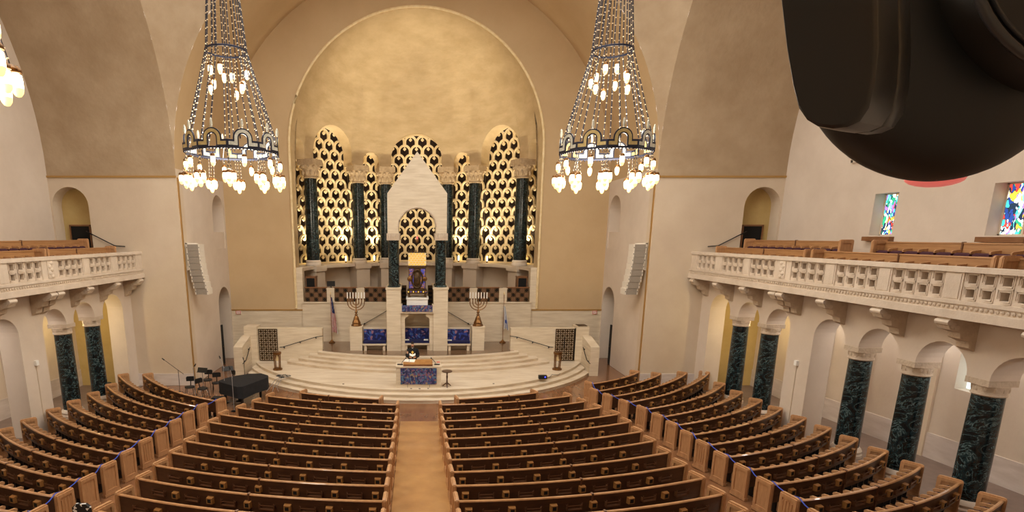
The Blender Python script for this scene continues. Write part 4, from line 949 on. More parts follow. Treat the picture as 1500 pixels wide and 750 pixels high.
MB().ell((px, py - 0.065, pz + 1.57), (0.055, 0.045, 0.04), 12, 8).build('beard', 'hair', t, 60)
MB().tube([(px, py - 0.105, pz + 1.68), (px, py - 0.135, pz + 1.645), (px, py - 0.11, pz + 1.635)], [0.01, 0.016, 0.01], 6).build('nose', 'skin', t, 60)
MB().ell((px, py - 0.118, pz + 1.607), (0.025, 0.008, 0.008), 8, 5).build('mouth', 'red_sign', t)
for s_ in (-1, 1):
    MB().ell((px + 0.033 * s_, py - 0.1, pz + 1.68), (0.014, 0.01, 0.008), 8, 5).build('eye', 'hair', t)
    MB().ell((px + 0.083 * s_, py, pz + 1.66), (0.012, 0.022, 0.034), 8, 6).build('ear', 'skin', t)
    MB().tube([(px + 0.015 * s_, py - 0.112, pz + 1.7), (px + 0.055 * s_, py - 0.1, pz + 1.7)], 0.006, 5).build('eyebrow', 'hair', t)
t = thing('held_book', (px, py - 0.35, pz + 1.15), 'open white book held in the hands of the person in black', 'book')
for s_ in (-1, 1):
    m = MB(); m.prism([(0, 0), (0.15, 0.07), (0.15, 0.085), (0, 0.015)], lambda a, b, d: (px + s_ * a, py - 0.40 + d * 0.8, pz + 1.13 + b + 0.35 * d), 0, 0.2); m.build('page_block', 'paper', t)
m = MB(); m.box(px - 0.012, px + 0.012, py - 0.4, py - 0.25, pz + 1.115, pz + 1.13); m.build('spine', 'black', t)

# ------------------------------------------------------------------ pews
def end_panel_mesh(carved=False):
    m = MB(); D, H, c = 0.5, 0.94, 0.06
    pr = [(0, 0), (D, 0), (D, H - c), (D - c * 0.3, H - c * 0.3), (D - c, H), (c, H), (c * 0.3, H - c * 0.3), (0, H - c)]
    m.prism(pr, lambda a, b, d: (d, a - 0.06, b), -0.03, 0.03)
    for sx in (-1, 1):
        a, b = sorted((sx * 0.03, sx * 0.055))
        m.box(a, b, -0.045, 0.03, 0.05, H - 0.04).box(a, b, D - 0.15, D - 0.075, 0.05, H - 0.04).box(a, b, 0.03, D - 0.15, H - 0.13, H - 0.04).box(a, b, 0.03, D - 0.15, 0.05, 0.17)
    m.box(-0.062, 0.062, -0.07, D - 0.05, 0, 0.07)
    if carved:
        for sx in (-1, 1):
            for q in range(4): m.tube([(sx * 0.033, 0.08 + 0.085 * q, 0.24), (sx * 0.033, 0.08 + 0.085 * q, 0.74 + 0.02 * (q in (1, 2)))], 0.02, 6)
    return m.mesh('end_panel', 'wood_end')
EP = end_panel_mesh(); EPC = end_panel_mesh(True)
bm_ = MB(); bm_.add([(-0.09, 0, 0.53), (0.09, 0, 0.53), (0.09, 0, 0.71), (-0.09, 0, 0.71), (-0.078, -0.1, 0.54), (0.078, -0.1, 0.54), (0.078, -0.1, 0.695), (-0.078, -0.1, 0.695)], [(0, 1, 2, 3), (4, 7, 6, 5), (0, 4, 5, 1), (1, 5, 6, 2), (2, 6, 7, 3), (3, 7, 4, 0)])
BOX = bm_.mesh('vent_box', 'wood_box'); bm_ = MB(); bm_.box(-0.048, 0.048, -0.104, -0.095, 0.57, 0.666); BXH = bm_.mesh('vent_opening', 'hole')
rk = MB(); rk.box(-0.2, 0.2, -0.09, 0, 0.53, 0.55).box(-0.2, -0.185, -0.09, 0, 0.53, 0.66).box(0.185, 0.2, -0.09, 0, 0.53, 0.66).box(-0.2, -0.18, -0.09, -0.075, 0.66, 0.71).box(0.18, 0.2, -0.09, -0.075, 0.66, 0.71).box(-0.2, 0.2, -0.09, -0.078, 0.635, 0.66)
RACK = rk.mesh('book_rack', 'wood_rack')
am = MB(); am.prism([(0.02, 0.82), (0.02, 0.74), (0.30, 0.70), (0.32, 0.72), (0.32, 0.765), (0.28, 0.79)], lambda a, b, d: (d, a, b), -0.022, 0.022); ARM = am.mesh('armrest', 'wood_end')
am = MB(); am.box(-0.02, 0.02, 0.12, 0.3, 0.02, 0.46).box(-0.03, 0.03, 0.08, 0.36, 0, 0.03); SUPL = am.mesh('seat_support', 'black_metal')
am = MB(); am.box(-0.02, 0.02, 0.12, 0.3, 0.02, 0.70).box(-0.03, 0.03, 0.08, 0.36, 0, 0.03); SUP = am.mesh('seat_support', 'black_metal')
pm = MB(); pm.box(-0.022, 0.022, -0.03, 0.06, 0.1, 0.875).box(-0.028, 0.028, -0.035, 0.055, 0.875, 0.9); POST = pm.mesh('middle_post', 'wood_rack')
def seat_mesh(w):
    s1 = MB(); s1.cur = 0
    pr = [(0.06, 0.36), (0.13, 0.34), (0.3, 0.66), (0.26, 0.74), (0.17, 0.76), (0.1, 0.6)]
    s1.prism([(0.06, 0.34), (0.16, 0.34), (0.3, 0.6), (0.29, 0.69), (0.2, 0.73), (0.06, 0.6)], lambda a, b, d: (d, a, b), -w / 2, w / 2)
    s1.cur = 1; s1.box(-w / 2 + 0.02, w / 2 - 0.02, 0.16, 0.2, 0.28, 0.42)
    return s1.mesh('seat', ['maroon', 'black_metal'])
SEATS = {}
def pew(A, B, sag, nbox, narm, label, cat_group, target, carved=(0, 0), zb=None, racks=True, backm='wood_back', split=0.5, shade=None):
    A = Vector(A); B = Vector(B); ch = B - A; Ln = ch.length; tg = ch / Ln
    nrm = Vector((-tg.y, tg.x))
    if nrm.dot(Vector(target) - (A + B) / 2) < 0: nrm = -nrm
    zfun = zb if zb else (lambda x, y: zf(y))
    def P(u):
        p = A + ch * u - nrm * (4 * sag * u * (1 - u)); d = ch - nrm * (4 * sag * (1 - 2 * u)); d.normalize()
        f = Vector((-d.y, d.x)); f = f if f.dot(nrm) > 0 else -f
        return p, d, f
    def rot(f): return atan2(-f.x, f.y)
    mid = P(0.5)[0]
    t = thing('pew', (mid.x, mid.y, zfun(mid.x, mid.y)), label, 'pew', cat_group)
    n = max(6, int(Ln * 2.2))
    def sweep(u0, u1, prof, k):
        m = MB(); vs = []; us = lrp(u0, u1, k)
        for u in us:
            p, d, f = P(u); z0 = zfun(p.x, p.y)
            for a, b in prof: vs.append((p.x + f.x * a, p.y + f.y * a, z0 + b))
        q = len(prof)
        fs = [(i * q + j, (i + 1) * q + j, (i + 1) * q + (j + 1) % q, i * q + (j + 1) % q) for i in range(k) for j in range(q)]
        fs += [tuple(range(q)), tuple(range(k * q, k * q + q))[::-1]]
        return m.add(vs, fs)
    g = 0.006 / Ln
    for u0, u1 in ((0.0, split - g), (split + g, 1.0)):
        sweep(u0, u1, [(-0.0, 0.36), (0.035, 0.36), (0.03, 0.84), (-0.01, 0.84)], max(4, int(n * (u1 - u0)))).build('back_panel', backm, t, 40)
    sweep(0, 1, [(-0.022, 0.84), (0.045, 0.84), (0.05, 0.86), (0.035, 0.882), (-0.012, 0.882), (-0.03, 0.86)], n).build('top_rail', 'wood_rail' if backm == 'wood_back' else backm, t, 50)
    p, d, f = P(split); inst(POST, 'middle_post', t, (p.x, p.y, zfun(p.x, p.y)), rot(f))
    for u, cv in ((0.0, carved[0]), (1.0, carved[1])):
        p, d, f = P(u); inst(EPC if cv else EP, 'end_panel', t, (p.x, p.y, zfun(p.x, p.y)), rot(f))
    for i in range(nbox):
        cen = cat_group.startswith('centre')
        u = ((i + 0.27) if cen else (i + 0.72)) / (nbox + (0.5 if cen else 0.25))
        p, d, f = P(u); o = inst(BOX, 'vent_box', t, (p.x, p.y, zfun(p.x, p.y)), rot(f))
        h = bpy.data.objects.new('vent_opening', BXH); COL.objects.link(h); h.parent = o
        if racks:
            u2 = ((i + 0.78) if cen else (i + 0.25)) / (nbox + (0.5 if cen else 0.25))
            if u2 * Ln > 0.3: p, d, f = P(u2); inst(RACK, 'book_rack', t, (p.x, p.y, zfun(p.x, p.y)), rot(f))
    ldz = 0.0 if 'block' in cat_group and not cat_group.startswith('centre') else (-0.24 if 'centre' in cat_group else -0.13)
    w = Ln / (narm + 1); key = round(w - 0.08, 2)
    if key not in SEATS: SEATS[key] = seat_mesh(key)
    for i in range(narm + 1):
        u = (i + 0.5) / (narm + 1); p, d, f = P(u); inst(SEATS[key], 'seat', t, (p.x, p.y, zfun(p.x, p.y) + ldz), rot(f))
        if i < narm:
            u = (i + 1) / (narm + 1); p, d, f = P(u); z = zfun(p.x, p.y); inst(ARM, 'armrest', t, (p.x, p.y, z + ldz), rot(f)); inst(SUPL if ldz else SUP, 'seat_support', t, (p.x, p.y, z), rot(f))
    return t
AX = 0.1
ORD = ['first', 'second', 'third', 'fourth', 'fifth', 'sixth', 'seventh', 'eighth', 'ninth', 'tenth', 'eleventh', 'twelfth', 'thirteenth', 'fourteenth', 'fifteenth']
inner = [20.7, 19.5, 18.5, 17.52, 16.56, 15.62, 14.68, 13.76, 12.85, 11.95, 11.05, 10.15, 9.25]
outer = [(6.4, 22.15), (6.72, 21.22), (7.06, 20.3), (7.42, 19.38), (7.45, 18.38), (7.42, 17.3), (7.43, 16.33), (7.42, 15.28), (7.42, 14.27), (7.42, 13.33), (7.42, 12.36), (7.42, 11.45), (7.42, 10.5)]
TG = (0.1, 35)
for s_, w in ((-1, 'left'), (1, 'right')):
    pew((AX + s_ * 1.6, 21.58), (AX + s_ * 5.1, 22.68), 0.12, 4, 7, 'short front pew nearest the stage in the centre-%s block' % w, 'centre block pews', TG, split=0.62)
    for k, (yi, (xo, yo)) in enumerate(zip(inner, outer)):
        pew((AX + s_ * 0.86, yi), (AX + s_ * xo, yo), 0.3, 6 if k > 0 else 5, 12, '%s full row pew from the stage in the centre-%s block beside the aisle' % (ORD[k], w), 'centre block pews', TG, split=0.5 if k else 0.55)
# side blocks
rightrows = [((8.0, 24.1), (11.0, 26.25)), ((7.85, 22.9), (11.9, 25.85)), ((8.15, 22.0), (13.25, 26.0)), ((8.48, 21.02), (14.4, 26.1)), ((8.8, 20.02), (14.0, 24.0)), ((8.95, 19.0), (14.0, 22.65)), ((9.0, 17.98), (14.0, 21.3)), ((9.0, 16.92), (14.0, 20.05)), ((9.0, 15.92), (14.0, 18.75)), ((9.0, 14.88), (14.0, 17.55)), ((9.03, 13.88), (14.0, 16.42)), ((9.05, 12.92), (14.0, 15.3)), ((9.05, 11.97), (14.0, 14.15)), ((9.05, 11.05), (14.0, 13.05)), ((9.05, 10.1), (14.0, 12.0))]
leftrows = [((-8.1, 21.28), (-13.25, 25.7)), ((-8.54, 20.42), (-14.4, 25.6)), ((-8.62, 19.32), (-14.0, 23.8)), ((-8.64, 18.27), (-14.0, 22.4)), ((-8.65, 17.2), (-14.0, 21.05)), ((-8.66, 16.16), (-14.0, 19.8)), ((-8.67, 15.11), (-14.0, 18.45)), ((-8.67, 14.09), (-14.0, 17.3)), ((-8.69, 13.14), (-14.0, 16.15)), ((-8.7, 12.2), (-14.0, 15.0)), ((-8.7, 11.25), (-14.0, 13.9))]
for rows, w in ((rightrows, 'right'), (leftrows, 'left')):
    for k, (a, b) in enumerate(rows):
        Ln = (Vector(a) - Vector(b)).length
        pew(a, b, 0.055 * Ln, max(3, int(Ln / 0.8)), int(Ln / 0.4), '%s pew from the stage in the %s side block before the columns' % (ORD[k], w), '%s block pews' % w, TG, carved=(1 if (k % 4 == (0 if w == 'right' else 1)) else 0, 0))
    pts = []
    for k, (a, b) in enumerate(rows):
        d = (Vector(b) - Vector(a)).normalized(); x, y = a[0] + d.x * 0.05, a[1] + d.y * 0.05; z = zf(y) + 0.95
        if pts:
            q = pts[-1]
            for f in (0.25, 0.5, 0.75): pts.append((q[0] + (x - q[0]) * f, q[1] + (y - q[1]) * f, q[2] + (z - q[2]) * f - 0.16 * f * (1 - f) * 4 * (0.5 + 0.5 * ((k * 7) % 3) / 2)))
        pts.append((x, y, z))
    m = MB(); m.tube(pts, 0.014, 6); tag(m.build('barrier_rope', 'blue_rope', None, 0, (pts[0][0], pts[0][1], 0)), 'blue rope strung along the aisle ends of the %s side pews' % w, 'rope')
# balcony pews
for s_, w in ((-1, 'left'), (1, 'right')):
    segs = [(26.3, 20.3), (19.9, 13.6), (13.42, 8.5)] if s_ > 0 else [(26.2, 21.4), (21.22, 15.2), (15.02, 9.0)]
    segs2 = [(26.0, 20.15), (18.7, 13.3), (13.12, 8.5)] if s_ > 0 else [(26.0, 18.3), (18.12, 9.0)]
    for k, (a, b) in enumerate(segs): pew((s_ * 14.62, a), (s_ * 14.62, b), 0.0, 0, int((a - b) / 0.55), 'tan front row balcony pew on the %s, %s from the stage' % (w, ORD[k]), 'balcony pews', (0, (a + b) / 2), zb=lambda x, y: 6.08, racks=False, backm='wood_balcony')
    for k, (a, b) in enumerate(segs2): pew((s_ * 15.75, a), (s_ * 15.75, b), 0.0, 0, int((a - b) / 0.55), 'tan second row balcony pew on the %s, %s from the stage' % (w, ORD[k]), 'balcony pews', (0, (a + b) / 2), zb=lambda x, y: 6.42, racks=False, backm='wood_balcony')
    m = MB(); a, b = sorted((s_ * 13.75, s_ * 15.15)); m.box(a, b, 8, 26.98, 5.62, 6.08); a, b = sorted((s_ * 15.15, s_ * 17.48)); m.box(a, b, 8, 26.98, 6.2, 6.42); a, b = sorted((s_ * 16.4, s_ * 17.48)); m.box(a, b, 8, 26.98, 6.4, 6.75)
    struct('floor', m, 'wood_mid', 'stepped wooden floor of the %s balcony' % w, 'floor')

# black and white chair corner peeking up in the left aisle
t = thing('covered_chair', (-7.73, 11.7, zf(11.6)), 'chair with a black and white patterned cover in the left aisle', 'chair')
m = MB(); m.prism([(-0.2, 0.45), (0.2, 0.45), (0.2, 0.9), (0.12, 0.98), (-0.12, 0.98), (-0.2, 0.9)], lambda a, b, d: (-7.73 + a, 11.55 + d, zf(11.5) + b), 0, 0.08); m.build('cover', 'checker_cloth', t)
m = MB(); m.box(-7.91, -7.55, 11.58, 11.98, zf(11.5) + 0.4, zf(11.5) + 0.47); m.build('seat', 'black', t)
for dx in (-7.89, -7.57):
    for dy in (11.6, 11.95): MB().tube([(dx, dy, zf(11.6)), (dx, dy, zf(11.6) + 0.4)], 0.015, 6).build('leg', 'black_metal', t)

# ------------------------------------------------------------------ musicians' corner (left of stage)
out = [(-9.02, 24.12), (-8.9, 23.9), (-7.85, 23.05), (-7.62, 23.1), (-7.3, 23.85), (-6.98, 24.6), (-7.05, 25.1), (-7.45, 25.45), (-8.0, 25.4), (-8.5, 25.05), (-8.85, 24.6)]
t = thing('grand_piano', (-8.0, 24.2, 0), 'grand piano under a black cloth cover left of the stage', 'piano')
m = MB(); n = len(out); cxp, cyp = -8.0, 24.3
lv = [(1.0, 1.02), (1.02, 0.97), (1.02, 0.55), (1.04, 0.5)]
vs = [(cxp, cyp, 1.05)]
for k, z in lv:
    for i, (x, y) in enumerate(out): vs.append((cxp + (x - cxp) * k, cyp + (y - cyp) * k, z - (0.04 * (i % 2) if z < 0.6 else 0)))
fs = [(0, 1 + i, 1 + (i + 1) % n) for i in range(n)] + [(1 + q * n + i, 1 + q * n + (i + 1) % n, 1 + (q + 1) * n + (i + 1) % n, 1 + (q + 1) * n + i) for q in range(3) for i in range(n)]
m.add(vs, fs); m.build('cloth_cover', 'black_cloth', t, 50)
m = MB(); m.prism([(cxp + (x - cxp) * 0.95, cyp + (y - cyp) * 0.95) for x, y in out], lambda a, b, d: (a, b, d), 0.62, 0.96); m.build('case', 'black', t)
for x, y in ((-8.75, 24.05), (-7.75, 23.3), (-7.4, 24.95)): MB().lathe([(0.05, 0), (0.06, 0.1), (0.07, 0.62)], (x, y, 0), 8).build('leg', 'black', t)
m = MB(); m.box(-8.2, -8.05, 24.1, 24.25, 0.05, 0.62); m.box(-8.25, -8.0, 23.95, 24.1, 0.05, 0.1); m.build('pedal_lyre', 'black', t)
t = thing('piano_bench', (-8.62, 23.3, 0), 'low black padded bench in front of the covered piano', 'bench')
m = MB(); m.box(-9.0, -8.5, 23.0, 23.35, 0.42, 0.52); m.build('seat', 'black', t)
for x in (-8.97, -8.58):
    for y in (23.03, 23.27): MB().box(x, x + 0.05, y, y + 0.05, 0, 0.42).build('leg', 'black', t)
def mchair(x, y, rz, lab):
    t = thing('orchestra_chair', (0, 0, 0), lab, 'chair', 'orchestra chairs')
    m = MB(); m.lathe([(0.22, 0.44), (0.235, 0.47), (0.22, 0.5)], (0, 0, 0), 12); m.build('seat', 'black', t)
    m = MB(); m.prism([(-0.19, 0.7), (0.19, 0.7), (0.2, 0.88), (0.15, 0.93), (-0.15, 0.93), (-0.2, 0.88)], lambda a, b, d: (a, 0.22 + d, b), 0, 0.05); m.build('backrest', 'black', t)
    MB().tube([(0, 0.18, 0.45), (0, 0.25, 0.72)], 0.025, 6).build('back_post', 'black_metal', t)
    for sx in (-1, 1):
        for sy in (-1, 1): MB().tube([(0.15 * sx, 0.13 * sy, 0.46), (0.21 * sx, 0.22 * sy, 0)], 0.014, 6).build('leg', 'black_metal', t)
    t.location = (x, y, 0); t.rotation_euler = (0, 0, rz)
mchair(-10.75, 25.0, R(10), 'black orchestra chair nearest the left pier corner, beside the pews')
mchair(-10.05, 24.75, R(60), 'black orchestra chair in front, second from the pier corner')
mchair(-9.75, 25.75, R(15), 'black orchestra chair behind the piano, third from the pier corner')
mchair(-9.35, 26.35, R(-40), 'black orchestra chair farthest back beside the piano')
mchair(-10.4, 26.3, R(5), 'black orchestra chair at the back behind the music stands')
mchair(-15.05, 25.6, R(90), 'lone black chair beyond the left pew block by the arcade')
def mstand(x, y, rz, lab):
    t = thing('music_stand', (0, 0, 0), lab, 'music stand', 'music stands')
    m = MB(); m.prism([(-0.26, 0), (0.26, 0), (0.26, 0.34), (-0.26, 0.34)], lambda a, b, d: (a, 0.28 * b + d, 1.05 + 0.6 * b), 0, 0.02); m.box(-0.26, 0.26, -0.05, 0.0, 1.04, 1.055); m.build('desk', 'black', t)
    MB().tube([(0, 0.04, 0.25), (0, 0.04, 1.12)], 0.014, 6).build('pole', 'cable', t)
    for q in range(3): a = q * 2 * pi / 3; MB().tube([(0, 0.04, 0.3), (0.27 * cos(a), 0.04 + 0.27 * sin(a), 0.01)], 0.012, 5).build('leg', 'cable', t)
    t.location = (x, y, 0); t.rotation_euler = (0, 0, rz)
mstand(-10.35, 25.55, R(-15), 'black music stand with flat desk between the orchestra chairs, left one')
mstand(-9.2, 25.85, R(20), 'black music stand with tilted desk behind the piano')
def mic(x, y, h, boom, lab, mt='black_metal'):
    t = thing('microphone_stand', (x, y, 0), lab, 'mic stand', 'microphone stands')
    MB().lathe([(0.14, 0), (0.14, 0.02), (0.02, 0.04)], (x, y, 0), 14).build('base', 'black_metal', t); MB().tube([(x, y, 0.03), (x, y, h)], 0.013, 6).build('pole', mt, t)
    b = Vector((x, y, h)); d = Vector(boom)
    MB().tube([tuple(b - d * 0.4), tuple(b), tuple(b + d)], 0.012, 6).build('boom', mt, t)
    e = b + d; MB().tube([tuple(e), tuple(e + d.normalized() * 0.14)], [0.03, 0.022], 8).build('microphone', 'black', t)
mic(-11.55, 25.7, 1.12, (-0.62, 0, 0.5), 'black boom microphone stand standing alone by the left pier')
mic(-10.3, 24.5, 1.5, (0.06, 0, 0.1), 'straight chrome microphone stand beside the orchestra chairs', 'cable')
mic(-8.75, 24.05, 1.75, (-0.12, 0.05, 0.3), 'tall microphone stand leaning over the piano keyboard', 'cable')
mic(-7.95, 22.78, 1.62, (-0.05, 0, 0.25), 'tall microphone stand in front of the covered piano', 'cable')
mic(-8.95, 27.6, 1.1, (-0.05, 0.1, 0.1), 'short microphone stand at the left wing wall')
m = MB(); m.tube([(-7.5, 24.2, 0.015), (-7.2, 23.6, 0.015), (-7.0, 23.9, 0.015), (-6.7, 23.4, 0.015), (-6.9, 23.1, 0.015), (-7.3, 23.2, 0.015), (-7.4, 22.9, 0.015)], 0.02, 5)
tag(m.build('floor_cable', 'cable', None, 0, (-7, 23.5, 0)), 'pale cable looping on the floor beside the piano leg', 'cable')

# ------------------------------------------------------------------ chandeliers
def bulb_mesh():
    m = MB(); m.cur = 0
    m.lathe([(0.035, 0), (0.072, -0.03), (0.08, -0.1), (0.078, -0.2)], (0, 0, 0), 10); m.cur = 1
    m.lathe([(0.078, -0.2), (0.066, -0.26), (0.035, -0.305), (0.005, -0.315)], (0, 0, 0), 10); return m.mesh('bulb', ['bulb', 'bulb_tip'], smooth=60)
BULB = bulb_mesh()
cp = MB(); cp.lathe([(0.05, 0.07), (0.085, 0.02), (0.085, -0.02)], (0, 0, 0), 10); CAPM = cp.mesh('bulb_holder', 'bronze', smooth=40)
def chain(mb, a, b, rod=0.022, bead=0.036, step=0.25):
    a, b = Vector(a), Vector(b); L = (b - a).length; mb.cur = 0; mb.tube([tuple(a), tuple(b)], rod, 4, cap=False); mb.cur = 1
    n = int(L / step)
    for i in range(n + 1):
        c = a + (b - a) * ((i + 0.5) / (n + 1)); e = bead
        mb.add([(c.x + e, c.y, c.z), (c.x, c.y + e, c.z), (c.x - e, c.y, c.z), (c.x, c.y - e, c.z), (c.x, c.y, c.z + e), (c.x, c.y, c.z - e)], [(0, 1, 4), (1, 2, 4), (2, 3, 4), (3, 0, 4), (1, 0, 5), (2, 1, 5), (3, 2, 5), (0, 3, 5)])
def plate_meshes():
    w = 0.53
    def outline(r0, sh, base):
        return [(-w + (0.0 if r0 > 0.25 else 0.05), base), (w - (0.0 if r0 > 0.25 else 0.05), base), (w - (0.0 if r0 > 0.25 else 0.05), sh), (r0, sh)] + [(r0 * cos(a), 0.30 + r0 * sin(a)) for a in lrp(0, pi, 10)] + [(-r0, sh), (-w + (0.0 if r0 > 0.25 else 0.05), sh)]
    def band(m, ro, ri, sh0, sh1, w0, w1, y0, y1):
        o = [(-w0, sh1), (-ro, sh1)] + [(ro * cos(a), 0.30 + ro * sin(a)) for a in lrp(pi, 0, 10)] + [(ro, sh1), (w0, sh1)]
        i = [(-w1, sh0), (-ri, sh0)] + [(ri * cos(a), 0.30 + ri * sin(a)) for a in lrp(pi, 0, 10)] + [(ri, sh0), (w1, sh0)]
        vs = []
        for (a, b), (c, d) in zip(o, i): vs += [(a, y0, b), (c, y0, d), (c, y1, d), (a, y1, b)]
        fs = [(4 * k + q, 4 * k + 4 + q, 4 * k + 4 + (q + 1) % 4, 4 * k + (q + 1) % 4) for k in range(len(o) - 1) for q in range(4)] + [(0, 1, 2, 3), (4 * len(o) - 4, 4 * len(o) - 3, 4 * len(o) - 2, 4 * len(o) - 1)]
        m.add(vs, fs)
    a = MB(); band(a, 0.33, 0.14, 0.0, 0.25, w, w, -0.02, 0.02)
    for q in range(9): a.ell((-0.48 + 0.12 * q, 0, -0.03), (0.03, 0.03, 0.045), 6, 4)
    b = MB(); band(b, 0.285, 0.185, 0.07, 0.18, w - 0.05, w - 0.05, -0.035, 0.035)
    return a.mesh('crown_plate', 'ch_blue'), b.mesh('inlay', 'ch_gold'), b.mesh('inlay', 'ch_white')
PLA, ING, INW = plate_meshes()
def bulb_at(t, x, y, z, parent=None):
    h = inst(CAPM, 'bulb_holder', t, (x, y, z + 0.02)); b = bpy.data.objects.new('bulb', BULB); COL.objects.link(b); b.parent = h; b.location = (0, 0, -0.02)
def chandelier(lab, rot0=0.0):
    t = thing('chandelier', (0, 0, 0), lab, 'chandelier', 'chandeliers')
    zr, zu, rr, ru = 10.42, 13.85, 1.6, 0.7; n = 10
    pts = [(ru * cos(a), ru * sin(a), zu) for a in lrp(0, 2 * pi, 30)[:-1]]; MB().tube(pts, 0.035, 6, closed=True).build('upper_ring', 'ch_blue', t, 60)
    pts = [(rr * cos(a), rr * sin(a), zr + 0.0) for a in lrp(0, 2 * pi, 40)[:-1]]; MB().tube(pts, 0.04, 6, closed=True).build('lower_ring', 'ch_blue', t, 60)
    MB().lathe([(0.02, 21.6), (0.16, 21.5), (0.1, 21.35), (0.03, 21.3)], (0, 0, 0), 12).build('canopy', 'bronze', t, 40)
    for i in range(20):
        a = rot0 + 2 * pi * i / 20 + (0.05 if i % 2 else -0.05)
        m = MB(); chain(m, (0.04 * cos(a), 0.04 * sin(a), 21.4), (ru * cos(a), ru * sin(a), zu)); chain(m, (ru * cos(a), ru * sin(a), zu), (rr * cos(a), rr * sin(a), zr + 0.3)); m.build('bead_chain', ['ch_metal', 'ch_bead'], t)
    for i in range(n):
        a = rot0 + 2 * pi * i / n; x, y = rr * cos(a), rr * sin(a)
        p = inst(PLA, 'crown_plate', t, (x, y, zr), a + pi / 2); q = bpy.data.objects.new('inlay', INW if (i % 3) else ING); COL.objects.link(q); q.parent = p
        b_ = MB(); b_.lathe([(0.03, 0), (0.05, 0.1), (0.04, 0.24), (0.005, 0.3)], (rr * 1.0 * cos(a), rr * sin(a), zr + 0.64), 6).build('finial', 'ch_white', t)
        # single bulb under each plate
        m = MB(); chain(m, (x * 1.0, y, zr), (x * 1.03, y * 1.03, zr - 0.26), 0.012, 0.024, 0.1); m.build('hanger_chain', ['ch_metal', 'ch_bead'], t); bulb_at(t, x * 1.03, y * 1.03, zr - 0.3)
        # cluster between the plates
        a2 = a + pi / n; cx_, cy_ = 1.68 * cos(a2), 1.68 * sin(a2)
        m = MB()
        for k in range(3): chain(m, (rr * cos(a2 + 0.06 * (k - 1)), rr * sin(a2 + 0.06 * (k - 1)), zr), (cx_ + 0.1 * cos(k * 2.1), cy_ + 0.1 * sin(k * 2.1), zr - 0.74), 0.01, 0.022, 0.14)
        m.build('hanger_chain', ['ch_metal', 'ch_bead'], t)
        MB().lathe([(0.02, 0.1), (0.17, 0.03), (0.19, 0)], (cx_, cy_, zr - 0.8), 12).build('cluster_cap', 'bronze', t, 40)
        for k in range(4):
            b4 = k * pi / 2 + a2; bulb_at(t, cx_ + 0.15 * cos(b4), cy_ + 0.15 * sin(b4), zr - 0.84)
        bulb_at(t, cx_, cy_, zr - 0.98)
        # upper tier
        ru2 = 0.6 + 0.06 * (i % 2); dz = 0.55 + 0.28 * (i % 3); m = MB(); chain(m, (ru * cos(a), ru * sin(a), zu), (ru2 * cos(a), ru2 * sin(a), zu - dz), 0.012, 0.026, 0.12); m.build('hanger_chain', ['ch_metal', 'ch_bead'], t); bulb_at(t, ru2 * cos(a), ru2 * sin(a), zu - dz - 0.04)
    return t
CHX = 6.82
c0 = chandelier('multi-tier chain chandelier hanging over the pews on the left', rot0=-pi / 2 - 0.1)
spots = [(-CHX + 0.12, 21.0, None), (CHX + 0.08, 21.0, 'multi-tier chain chandelier hanging over the pews on the right, its mate'), (-6.92, 7.0, 'nearest chandelier, only its right edge showing at the upper left')]
for i, (x, y, l) in enumerate(spots):
    o = c0 if i == 0 else copy_tree(c0)
    o.location = (x, y, 0 if i < 2 else 0.14)
    if i: o['label'] = l; o.rotation_euler = (0, 0, 0.12 * i)
    for z, e in ((9.9, 620), (12.8, 180)):
        li = bpy.data.lights.new('chandelier_light', 'POINT'); li.energy = e; li.color = (1, 0.89, 0.74); li.shadow_soft_size = 0.9
        q = bpy.data.objects.new('chandelier_light', li); COL.objects.link(q); q.location = (x, y, z)

# ------------------------------------------------------------------ black camera hanging close on the right
import mathutils
fw = Vector((0, cos(R(11.93)), -sin(R(11.93)))); upv = Vector((0, sin(R(11.93)), cos(R(11.93)))); rt = Vector((1, 0, 0)); C0 = Vector((0, 0, 7.5))
PC = Vector((0.6858, 0.7861, 7.7378)); r = 0.170           # centre and radius of the ball housing
t = thing('hanging_camera', tuple(PC), 'large black ball-shaped camera housing hanging close to the viewer, upper right', 'camera')
def loc(a, b, c): return tuple(PC + rt * a + fw * b + upv * c)
m = MB(); nu, nv = 40, 24
m.grid(lambda p, q: loc(r * sin(p) * cos(q), 0.5 * r * sin(p) * sin(q), -r * cos(p)), lrp(0.005, pi * 0.6, nv), lrp(0, 2 * pi, nu))
m.grid(lambda p, q: loc(r * 0.951 * cos(q), 0.5 * r * 0.951 * sin(q), p), [0.309 * r, 0.4], lrp(0, 2 * pi, nu)); m.build('ball_housing', 'ptz_black', t, 70)
HC = Vector((0.3813, 0.5504, 7.6865))                       # centre of the lens head, metres
prof = [(-0.0575, 0.1), (-0.0488, 0.025), (-0.0438, -0.019), (-0.0375, -0.056), (-0.0325, -0.075), (-0.025, -0.086), (-0.015, -0.092), (-0.001, -0.094), (0.0125, -0.0925), (0.024, -0.0875), (0.0325, -0.075), (0.038, -0.05), (0.04, -0.019), (0.039, 0.025), (0.036, 0.1)]
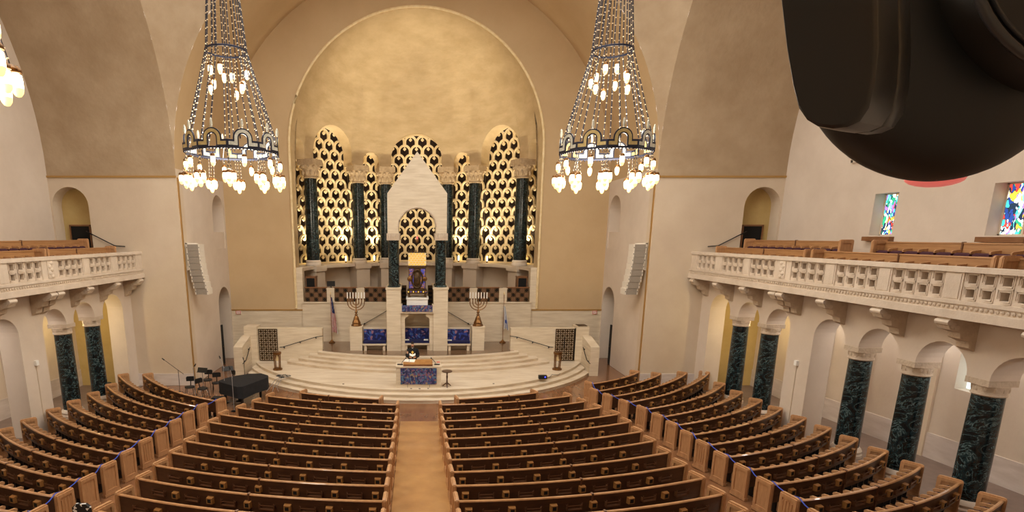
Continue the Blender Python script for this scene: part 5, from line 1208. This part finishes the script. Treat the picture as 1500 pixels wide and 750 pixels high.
def head(name, layers, mt):
    m = MB(); vs = []; k = len(prof)
    for dx, dd, sc in layers:
        o = HC + rt * (dx + 0.775 * dd) + upv * (0.5 * dd) + fw * dd
        for a, c in prof: vs.append(tuple(o + rt * (a * sc) + upv * (c * sc)))
    fs = [(q * k + i, q * k + (i + 1) % k, (q + 1) * k + (i + 1) % k, (q + 1) * k + i) for q in range(len(layers) - 1) for i in range(k)]
    fs += [tuple(range(k)), tuple(range((len(layers) - 1) * k, len(layers) * k))[::-1]]
    m.add(vs, fs); return m.build(name, mt, t, 35)
head('lens_window', [(0, -0.004, 0.90), (0, -0.003, 0.95), (0.001, 0.0, 0.985)], 'ptz_black')
head('lens_head', [(0.001, 0.0, 0.985), (0.003, 0.004, 1.0), (0.022, 0.045, 1.08), (0.023, 0.046, 1.06)], 'ptz_shell')
head('lens_head_rim', [(0.023, 0.046, 1.06), (0.025, 0.048, 1.085), (0.036, 0.075, 1.13), (0.037, 0.08, 1.1), (0.037, 0.082, 1.0)], 'ptz_shell')
DCN = C0 + rt * 0.740 + upv * 0.433 + fw * 0.60
def ring(rad, d): return [tuple(DCN + rt * (rad * cos(a)) + upv * (rad * sin(a)) + fw * d) for a in lrp(0, 2 * pi, 48)[:-1]]
m = MB(); m.tube(ring(0.130, 0), 0.005, 8, closed=True); m.tube(ring(0.119, -0.002), 0.0022, 6, closed=True); m.build('side_disc_rim', 'ptz_grey', t, 60)
m = MB(); a_, b_ = ring(0.127, 0), ring(0.127, 0.08); k = len(a_); m.add(a_ + b_, [tuple(range(k)), tuple(range(k, 2 * k))[::-1]] + [(i, (i + 1) % k, k + (i + 1) % k, k + i) for i in range(k)]); m.build('side_disc', 'ptz_black', t, 40)
m = MB(); c = loc(0.026, 0.03, -0.158); m.ell(c, (0.034, 0.03, 0.012), 20, 10); m.build('status_light', 'ptz_red', t, 60)
m = MB(); m.tube([loc(0, 0, 0.3), loc(0, 0, 0.9)], 0.06, 16); m.build('mount_tube', 'ptz_black', t, 40)
